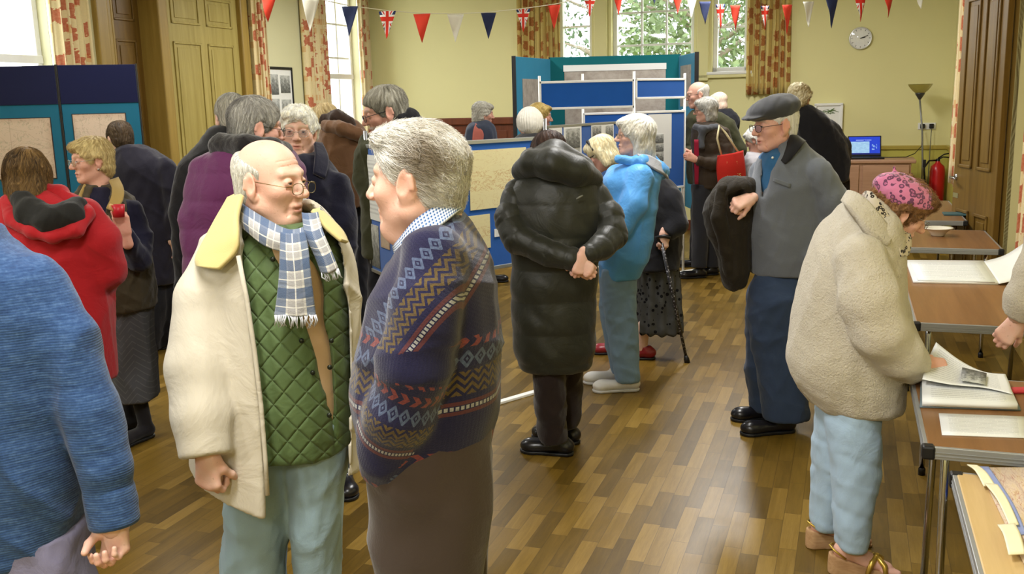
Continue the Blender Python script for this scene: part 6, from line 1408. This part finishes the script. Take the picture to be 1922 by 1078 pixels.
# ---- man in the dark navy jacket by the maps
p = Person('dark haired man in navy jacket looking at the old maps, seen from behind', 275, 6.85, 620)
legs(p, M_dtr, ((290, 286), (312, 312)), 500, 712, 24, 16)
p.garment('jacket', cloth('jacket_ink', '#1B1926', .9, .12, 300, .3, .2, .2), [[(272, 220, 262, .09), (284, 212, 290, .13), (305, 206, 316, .17), (340, 208, 330, .19), (390, 216, 334, .19), (450, 236, 336, .19), (530, 254, 336, .18)]], [[(312, 315, -.08, 19), (328, 380, -.10, 20), (326, 450, -.08, 18)], [(216, 312, .1, 18), (206, 380, .15, 17), (196, 420, .25, 13)]], h=.011, wr=(.006, 15), seed=2)
p.head(226, 262, 40, 22, 0, 1.0, h=.005, neck=(246, 300, 0)); p.hair('short', '#241C16', '#54432E', .0045, .006, nst=900, L=.05, curl=.002, seed=5)
for x_, d_ in ((286, -.06), (312, .08)): p.shoe(x_, 720, d_, 30, M_shoe)
p.hand((326, 456, -.08), (0, .1, -1), (1, 0, 0), -1, .6); p.body()

# ---- black coat behind the purple coat
p = Person('grey haired person in black coat standing behind the purple padded coat', 395, 5.1, 700)
legs(p, M_dtr, ((375, 372), (412, 412)), 600, 800, 32, 24)
p.garment('coat', M_black2, [[(238, 398, 458, .10), (252, 386, 470, .13), (280, 360, 476, .18), (320, 340, 476, .20), (380, 332, 474, .205), (460, 330, 470, .2), (560, 334, 466, .19), (640, 338, 462, .18)]], [[(360, 320, -.08, 28), (348, 400, -.10, 28), (352, 480, -.1, 24)]], h=.011, wr=(.006, 14), seed=3)
p.head(436, 222, 28, 12, 0, 1.0, h=.005, neck=(430, 265, 0)); p.hair('short', '#7C7A70', '#C9C6BA', .0045, .006, nst=1200, L=.045, seed=3)
for x_, d_ in ((372, -.06), (412, .08)): p.shoe(x_, 800, d_, 20, M_shoe)
p.hand((354, 488, -.1), (0, .1, -1), (-1, 0, 0), 1, .6); p.body()

# ---- purple padded coat
p = Person('grey haired person with glasses in purple padded coat, turned away to the right', 450, 3.8, 800)
M_purp = cloth('padded_purple', '#5A2450', .6, .1, 220, .15, .15, .3); M_fur = cloth('fur_black', '#1A1719', .98, .3, 90, .9, .4)
legs(p, M_dtr, ((455, 478), (500, 540)), 640, 920, 42, 30)
pc = p.garment('padded_coat', M_purp, [[(268, 425, 520, .11), (284, 398, 545, .15), (310, 376, 560, .18), (350, 362, 566, .195), (420, 352, 566, .20), (500, 350, 560, .2), (600, 352, 556, .2), (690, 356, 552, .19)]], [[(388, 330, -.06, 34), (374, 420, -.08, 36), (380, 510, -.1, 30)], [(545, 330, .05, 30), (560, 430, .1, 28)]], h=.009, wr=(.004, 18), puff=(.007, .105), seed=4)
p.garment('fur_collar', M_fur, (), [[(424, 268, .04, 18), (418, 276, -.07, 24), (460, 276, -.14, 22), (510, 278, -.12, 18), (535, 280, -.02, 14)]], h=.007, crs=.3, wr=(.002, 60), parent=pc, body=False, fe=False)
p.skin = lin('#D9A898'); p.head(482, 240, -62, 10, 0, .95, h=.004, brow='#8A857C', old=.5, neck=(474, 290, 0)); p.hair('short', '#66635F', '#BDBAB2', .0036, .008, nst=3200, L=.05, lift=.005, seed=7)
p.glasses(M_wire, .023, .017, .106, -.003, .0014)
for x_, d_ in ((478, -.06), (540, .08)): p.shoe(x_, 920, d_, -40, M_shoe)
p.hand((382, 520, -.1), (0, .1, -1), (-1, 0, 0), 1, .6); p.body()

# ---- woman facing the camera
p = Person('white haired woman with glasses in dark navy coat facing the camera', 600, 4.35, 900)
legs(p, M_dtr, ((590, 590), (640, 642)), 640, 905, 34, 27)
p.garment('coat', M_dnavy, [[(286, 545, 600, .09), (305, 528, 620, .13), (335, 520, 640, .16), (380, 522, 650, .175), (450, 530, 656, .18), (540, 545, 664, .18), (680, 550, 668, .18)]], [[(634, 345, -.05, 24), (646, 420, -.08, 24), (650, 500, -.10, 20)], [(535, 345, -.05, 24), (525, 420, -.08, 22), (540, 490, -.12, 18)]], h=.010, wr=(.006, 15), seed=6)
p.strip('coat_collar', [[(590, 268, -.02), (604, 270, .02)], [(592, 292, -.10), (616, 300, -.06)], [(588, 325, -.16), (610, 335, -.145)]], M_dnavy, .014, 6)
p.skin = lin('#DCB29E'); p.head(559, 247, -172, 2, -3, .94, h=.0032, brow='#B9A88C', old=.8, fat=.011, neck=(566, 310, .03)); p.hair('crop', '#EDE7D0', '#FFFFF8', .004, .003, nst=2200, L=.055, lift=.008, seed=4, curl=.003)
p.glasses(M_silver, .022, .016, .106, -.002, .0011)
for x_, d_ in ((592, -.04), (648, -.14)): p.shoe(x_, 930, d_, -165, M_shoe)
p.hand((652, 510, -.1), (0, .0, -1), (1, 0, 0), 1, .6); p.body()

# ---- brown hooded coat
p = Person('person in brown hooded coat bending away beside the tall side window', 640, 6.5, 560)
M_brown = cloth('coat_brown', '#6A4C34', .9, .12, 260, .3, .2, .35); M_brownd = cloth('coat_brown_dark', '#35261C', .95, .15, 120, .5, .3)
legs(p, M_dtr, ((645, 648), (668, 672)), 370, 745, 26, 17)
ct = p.garment('coat', M_brown, [[(224, 605, 668, .11), (240, 600, 682, .15), (270, 598, 690, .18), (310, 604, 692, .19), (350, 614, 692, .185), (388, 626, 692, .18)]], [[(612, 262, .05, 20), (600, 300, .15, 20), (590, 320, .3, 15)], [(682, 270, -.05, 18), (686, 330, -.05, 18), (680, 370, 0, 15)]], h=.011, wr=(.006, 16), seed=7)
p.garment('hood', M_brown, (), [[(612, 236, -.10, 12), (640, 240, -.18, 13), (668, 250, -.16, 13), (682, 254, -.06, 10)]], h=.01, wr=(.005, 25), parent=ct, body=False, fe=False); p.garment('hood_lining', M_brownd, (), [[(606, 228, -.02, 12), (632, 222, -.08, 16), (655, 232, -.08, 13)]], h=.01, wr=(.005, 40), parent=ct, body=False, fe=False)
p.head(610, 232, 50, 25, 0, 1.0, dd=.03, h=.006, neck=(632, 258, .02)); p.hair('bob', '#8A7448', '#CDB888', .005, .004, nst=900, L=.06, seed=5)
for x_, d_ in ((648, -.06), (672, .08)): p.shoe(x_, 740, d_, 20, M_shoe)
p.hand((588, 324, .3), (-.5, .6, -.4), (0, 0, 1), 1, .5); p.body()

# ---- tall man behind the blue boards
p = Person('grey haired man in glasses and dark olive coat looking down behind the blue boards', 725, 6.0, 560)
legs(p, M_dtr, ((715, 715), (748, 748)), 470, 750, 26, 18)
ct = p.garment('coat', M_olive, [[(242, 722, 776, .10), (252, 700, 786, .15), (266, 678, 792, .18), (310, 674, 794, .19), (380, 676, 792, .19), (480, 680, 790, .19)]], [[(690, 270, -.05, 20), (682, 340, -.06, 20), (700, 390, -.12, 16)], [(782, 270, .02, 20), (792, 350, .02, 20)]], h=.011, wr=(.006, 15), seed=9)
p.garment('hood', M_black2, (), [[(752, 226, -.05, 12), (772, 218, .0, 14), (786, 228, .06, 12)]], h=.01, wr=(.004, 25), parent=ct, body=False, fe=False)
p.skin = lin('#CB9A86'); p.head(722, 211, 106, 14, 0, 1.28, h=.0042, brow='#8F887A', old=.8, beard=lin('#B5A79A'), neck=(752, 262, .03)); p.hair('short', '#6F6B5E', '#B9B5A6', .004, .006, nst=2600, L=.05, lift=.006, seed=11)
p.glasses(M_black, .022, .016, .106, -.003, .0016)
for x_, d_ in ((715, -.05), (748, .06)): p.shoe(x_, 745, d_, 90, M_shoe)
p.hand((704, 396, -.12), (0, -.3, -1), (-1, 0, 0), 1, .6); p.body()

# ================================================================== far end of the hall
def far(label, px, Y, coat, cm, arms, lg, feet, hd, hs, shoephi=90, tm=None, h=.013, gl=None, fname='coat', shoem=None):
    p = Person(label, px, Y, 450)
    legs(p, tm or M_dtr, lg[0], lg[1], lg[2], lg[3], lg[4], h=.014)
    p.garment(fname, cm, [coat], arms, h=h, wr=(.006, 17), seed=int(px) % 40)
    p.skin = lin(hd[6] if len(hd) > 6 else '#D2A08C'); p.head(hd[0], hd[1], hd[2], hd[3], 0, hd[4], h=.0055, brow='#A59A88', old=.6, neck=hd[5])
    if hs: p.hair(*hs[0], **hs[1])
    if gl: p.glasses(gl, .022, .016, .106, -.003, .0018)
    for x_, d_ in zip((lg[0][0][1], lg[0][1][1]), (-.06, .08)): p.shoe(x_, feet, d_, shoephi, shoem or M_shoe, h=.008)
    return p
p = far('grey haired woman in navy and coral jacket by the dark wainscot, facing right', 900, 9.2, [(226, 892, 918, .09), (234, 880, 926, .13), (250, 873, 932, .16), (290, 872, 932, .17), (340, 874, 930, .17)], cloth('jacket_navy_grey', '#3C4354', .9, .1, 260, .3), [[(884, 248, -.1, 10), (886, 290, -.14, 10), (905, 310, -.18, 8)]], (((890, 890), (914, 914)), 340, 520, 17, 12), 525, (907, 214, -78, 8, .93, (900, 240, 0)), (('curly', '#8C897F', '#CFCCC0'), dict(h=.005, vol=.002, curl=.004, seed=3)), -90)
p.strip('coral_scarf', [[(893, 232, -.10), (900, 240, -.14)], [(888, 248, -.16), (908, 252, -.17)], [(886, 275, -.17), (904, 278, -.18)]], cloth('coral_wool', '#B5675C', .9), .02, 5)
p.body()
p = far('person in white knitted hat and dark coat behind the near blue board, seen from behind', 994, 7.0, [(248, 976, 1012, .09), (258, 966, 1022, .14), (285, 958, 1030, .17), (380, 962, 1028, .17), (430, 966, 1026, .17)], M_black2, [[(962, 285, -.05, 15), (964, 370, -.05, 15)]], (((982, 982), (1008, 1008)), 420, 640, 20, 15), 645, (994, 236, 15, 8, .92, (994, 262, 0)), (('short', '#8A8272', '#B7B09E'), dict(h=.006)), 0)
S = SDF(.006); S.ell((0, -.01, .03), (.103, .118, .115)); S.s_(Half((0, 0, -.05), (0, .25, -1)), .01)
M_knit = cloth('knit_white', '#D6D2C6', .95, .06, 90, .6, .3)
p.headgear('knitted_hat', S, M_knit, lambda V: .003 * np.sin(np.arctan2(V[:, 0], V[:, 1]) * 34) + wrinkle(V, .002, 40, 3)); p.body()
p = far('blonde person partly hidden behind the white knitted hat, facing right', 1012, 8.2, [(236, 1000, 1026, .08), (248, 990, 1034, .13), (280, 986, 1038, .16), (380, 988, 1036, .16)], M_brownd, [], (((1002, 1002), (1024, 1024)), 370, 570, 17, 12), 575, (1014, 219, -80, 6, .93, (1010, 244, 0), '#C48F78'), (('bob', '#94793C', '#D6BC74'), dict(h=.0055, seed=4)), -90)
p.body()
p = far('balding man with grey beard in dark green jacket, behind the woman with the red bag', 1330, 9.95, [(206, 1298, 1340, .10), (216, 1290, 1362, .14), (240, 1287, 1380, .17), (290, 1288, 1392, .18), (345, 1290, 1386, .18)], M_olive, [[(1368, 235, -.08, 12), (1388, 280, -.12, 13), (1372, 320, -.16, 11)], [(1298, 240, .05, 11), (1290, 285, -.02, 10), (1298, 285, -.15, 8)]], (((1318, 1308), (1345, 1340)), 340, 488, 19, 14), 495, (1309, 178, 92, 8, 1.1, (1318, 210, .02), '#CFA08C'), (('bald', '#9C988E', '#CFCBC2'), dict(h=.005, seed=3)), 92, gl=M_wire)
p.hand((1300, 288, -.15), (-.6, -.2, .3), (0, -.3, 1), 1, .7); p.body()
p = far('person with pale pinkish hair almost hidden behind the man in dark green', 1356, 10.5, [(204, 1340, 1372, .09), (214, 1332, 1382, .14), (260, 1330, 1384, .16), (340, 1332, 1380, .16)], M_dtr, [], (((1346, 1346), (1368, 1368)), 330, 470, 15, 11), 474, (1348, 192, 60, 10, .85, (1354, 214, 0)), (('bob', '#C9AE9A', '#E8D6C4'), dict(h=.006, vol=.0)), 90)
p.body()
M_bq = cloth('padded_brown', '#3A2E22', .65, .1, 220, .2, .1, .3)
p = Person('grey haired woman in brown padded jacket with a red tote bag on her shoulder', 1330, 9.3, 500)
legs(p, cloth('trousers_charcoal', '#2C2D33', .9), ((1318, 1312), (1342, 1336)), 345, 502, 20, 14, h=.014)
p.garment('padded_jacket', M_bq, [[(228, 1306, 1340, .09), (238, 1300, 1358, .14), (260, 1298, 1372, .17), (300, 1300, 1376, .18), (352, 1302, 1366, .175)]], [[(1358, 252, -.1, 13), (1366, 296, -.15, 13), (1338, 308, -.2, 11), (1308, 300, -.22, 9)]], h=.011, puff=(.006, .10), wr=(.004, 20))
p.garment('scarf', cloth('scarf_grey', '#4B4D52', .9), (), [[(1306, 238, -.10, 6), (1322, 243, -.17, 7), (1346, 238, -.10, 7)], [(1318, 244, -.15, 7), (1316, 280, -.2, 6)]], h=.01, wr=(.003, 30), body=False)
p.strip('crimson_lining', [[(1303, 262, -.19), (1311, 262, -.2)], [(1303, 300, -.2), (1312, 300, -.21)], [(1304, 346, -.19), (1311, 346, -.2)]], cloth('crimson', '#8E1430', .8), .015, 4)
p.skin = lin('#CFA08C'); p.head(1324, 207, 84, 3, 0, .97, h=.005, brow='#A59A88', old=.6, neck=(1328, 238, .02)); p.hair('bob', '#94928A', '#D2D0C8', .0045, .006, seed=8, nst=700, L=.06, lift=.008); p.glasses(M_wire, .022, .016, .106, -.003, .0018)
for x_, d_ in ((1314, -.06), (1338, .08)): p.shoe(x_, 505, d_, 95, M_shoe, h=.008)
p.hand((1306, 300, -.22), (-.7, -.1, .3), (0, -1, .3), 1, .9); p.body()
# red tote bag
bp = at(1370, 315, 9.1)
e = empty('tote_bag', bp, 0, 'red tote bag with pale lettering and cream straps hanging from the woman shoulder', 'bag')
M_tote = cloth('tote_red', '#C22A20', .85, .08, 300, .3)
G_ = [(1348, 293), (1392, 283)], [(1346, 318), (1396, 312)], [(1349, 350), (1398, 345)]
gr = [[at(a, b, 9.08 + .02 * (i == 1) * -1) - bp for a, b in row] for i, row in enumerate(G_)]
gr = [[r[0], (r[0] + r[1]) / 2 + Vector((0, -.05, 0)), r[1]] for r in gr]
sheet(gr, .05, 5, 'bag_body', M_tote, e)
MB().tube([at(1354, 292, 9.07) - bp, at(1346, 260, 9.02) - bp, at(1350, 236, 9.10) - bp, at(1362, 250, 9.05) - bp, at(1386, 286, 9.05) - bp], .010, 8).build('strap', plain('strap_cream', '#D9CBA0', .8), e)
lt = MB()
def txt(parent, s_, loc, size, m, name='lettering', rot=(math.pi / 2, 0, 0)):
    cu = bpy.data.curves.new(name, 'FONT'); cu.body = s_; cu.size = size; cu.align_x = 'CENTER'; cu.extrude = .001; o = bpy.data.objects.new(name, cu); dg = None
    C.objects.link(o); o.location = loc; o.rotation_euler = rot; bpy.context.view_layer.update(); me = bpy.data.meshes.new_from_object(o.evaluated_get(bpy.context.evaluated_depsgraph_get())); C.objects.unlink(o); bpy.data.objects.remove(o)
    me.materials.clear(); me.materials.append(m); n = link(name, me, parent); n.location = loc; n.rotation_euler = rot; return n
M_let = plain('lettering_gold', '#D9A86A', .7)
txt(e, 'BAGS', at(1378, 333, 9.0) - bp, .055, M_let); txt(e, 'FOR', at(1374, 319, 9.0) - bp, .035, M_let); txt(e, 'LITTLE', at(1374, 308, 9.0) - bp, .035, M_let)
p = far('stooping white haired person in pale grey top beyond the flat cap man', 1412, 10.0, [(285, 1398, 1428, .09), (295, 1394, 1440, .14), (320, 1394, 1446, .17), (370, 1396, 1446, .17)], cloth('top_pale_grey', '#B9B7BC', .9, fold=.2), [], (((1408, 1406), (1430, 1430)), 365, 488, 17, 12), 492, (1417, 262, 60, 25, 1.0, (1416, 294, 0)), (('crop', '#B9B6AE', '#ECEAE4'), dict(h=.005, vol=.006, seed=3)), 60, fname='top')
p.body()
p = far('person with pale curly hair in black coat bending toward the laptop, seen from behind', 1540, 8.3, [(198, 1484, 1522, .10), (212, 1480, 1542, .15), (235, 1482, 1564, .18), (265, 1492, 1584, .19), (300, 1508, 1592, .19), (340, 1524, 1590, .18)], M_black2, [[(1560, 240, -.05, 14), (1584, 275, .02, 14), (1590, 300, .10, 10)]], (((1540, 1536), (1570, 1568)), 330, 560, 24, 15), 565, (1500, 186, -40, 20, 1.02, (1506, 212, 0)), (('crop', '#A08D5E', '#E6DDBC'), dict(h=.005, vol=.006, curl=.004, seed=6, nst=900, L=.05, lift=.01)), -30)
p.hand((1588, 306, .10), (-.1, .3, -1), (0, .2, 1), -1, .5); p.body()

# ---- person cut off by the right edge, reaching over the middle table
p = Person('person in cream coat at the right edge, only sleeve and hand in view', 2010, 3.35, 700)
legs(p, M_dtr, ((1990, 1990), (2050, 2050)), 720, 1080, 50, 36)
p.garment('coat', M_fleece, [[(330, 1985, 2050, .09), (370, 1955, 2075, .13), (430, 1945, 2090, .14), (560, 1950, 2090, .15), (720, 1950, 2090, .15), (780, 1950, 2090, .15)]], [[(1968, 430, -.06, 34), (1950, 505, -.08, 36), (1925, 560, -.06, 34), (1910, 592, -.03, 28)]], h=.011, wr=(.006, 15), seed=3)
p.hand((1912, 600, -.03), (-.45, .2, -.75), (-.3, -.9, .3), -1, .6, .95, .5)
p.head(2010, 280, 90, 15, 0, .95, h=.006, neck=(2012, 350, 0)); p.hair('bob', '#8C7A5C', '#B7A684', .006)
for x_, d_ in ((1990, -.06), (2050, .06)): p.shoe(x_, 1090, d_, 90, M_shoe)
p.body()
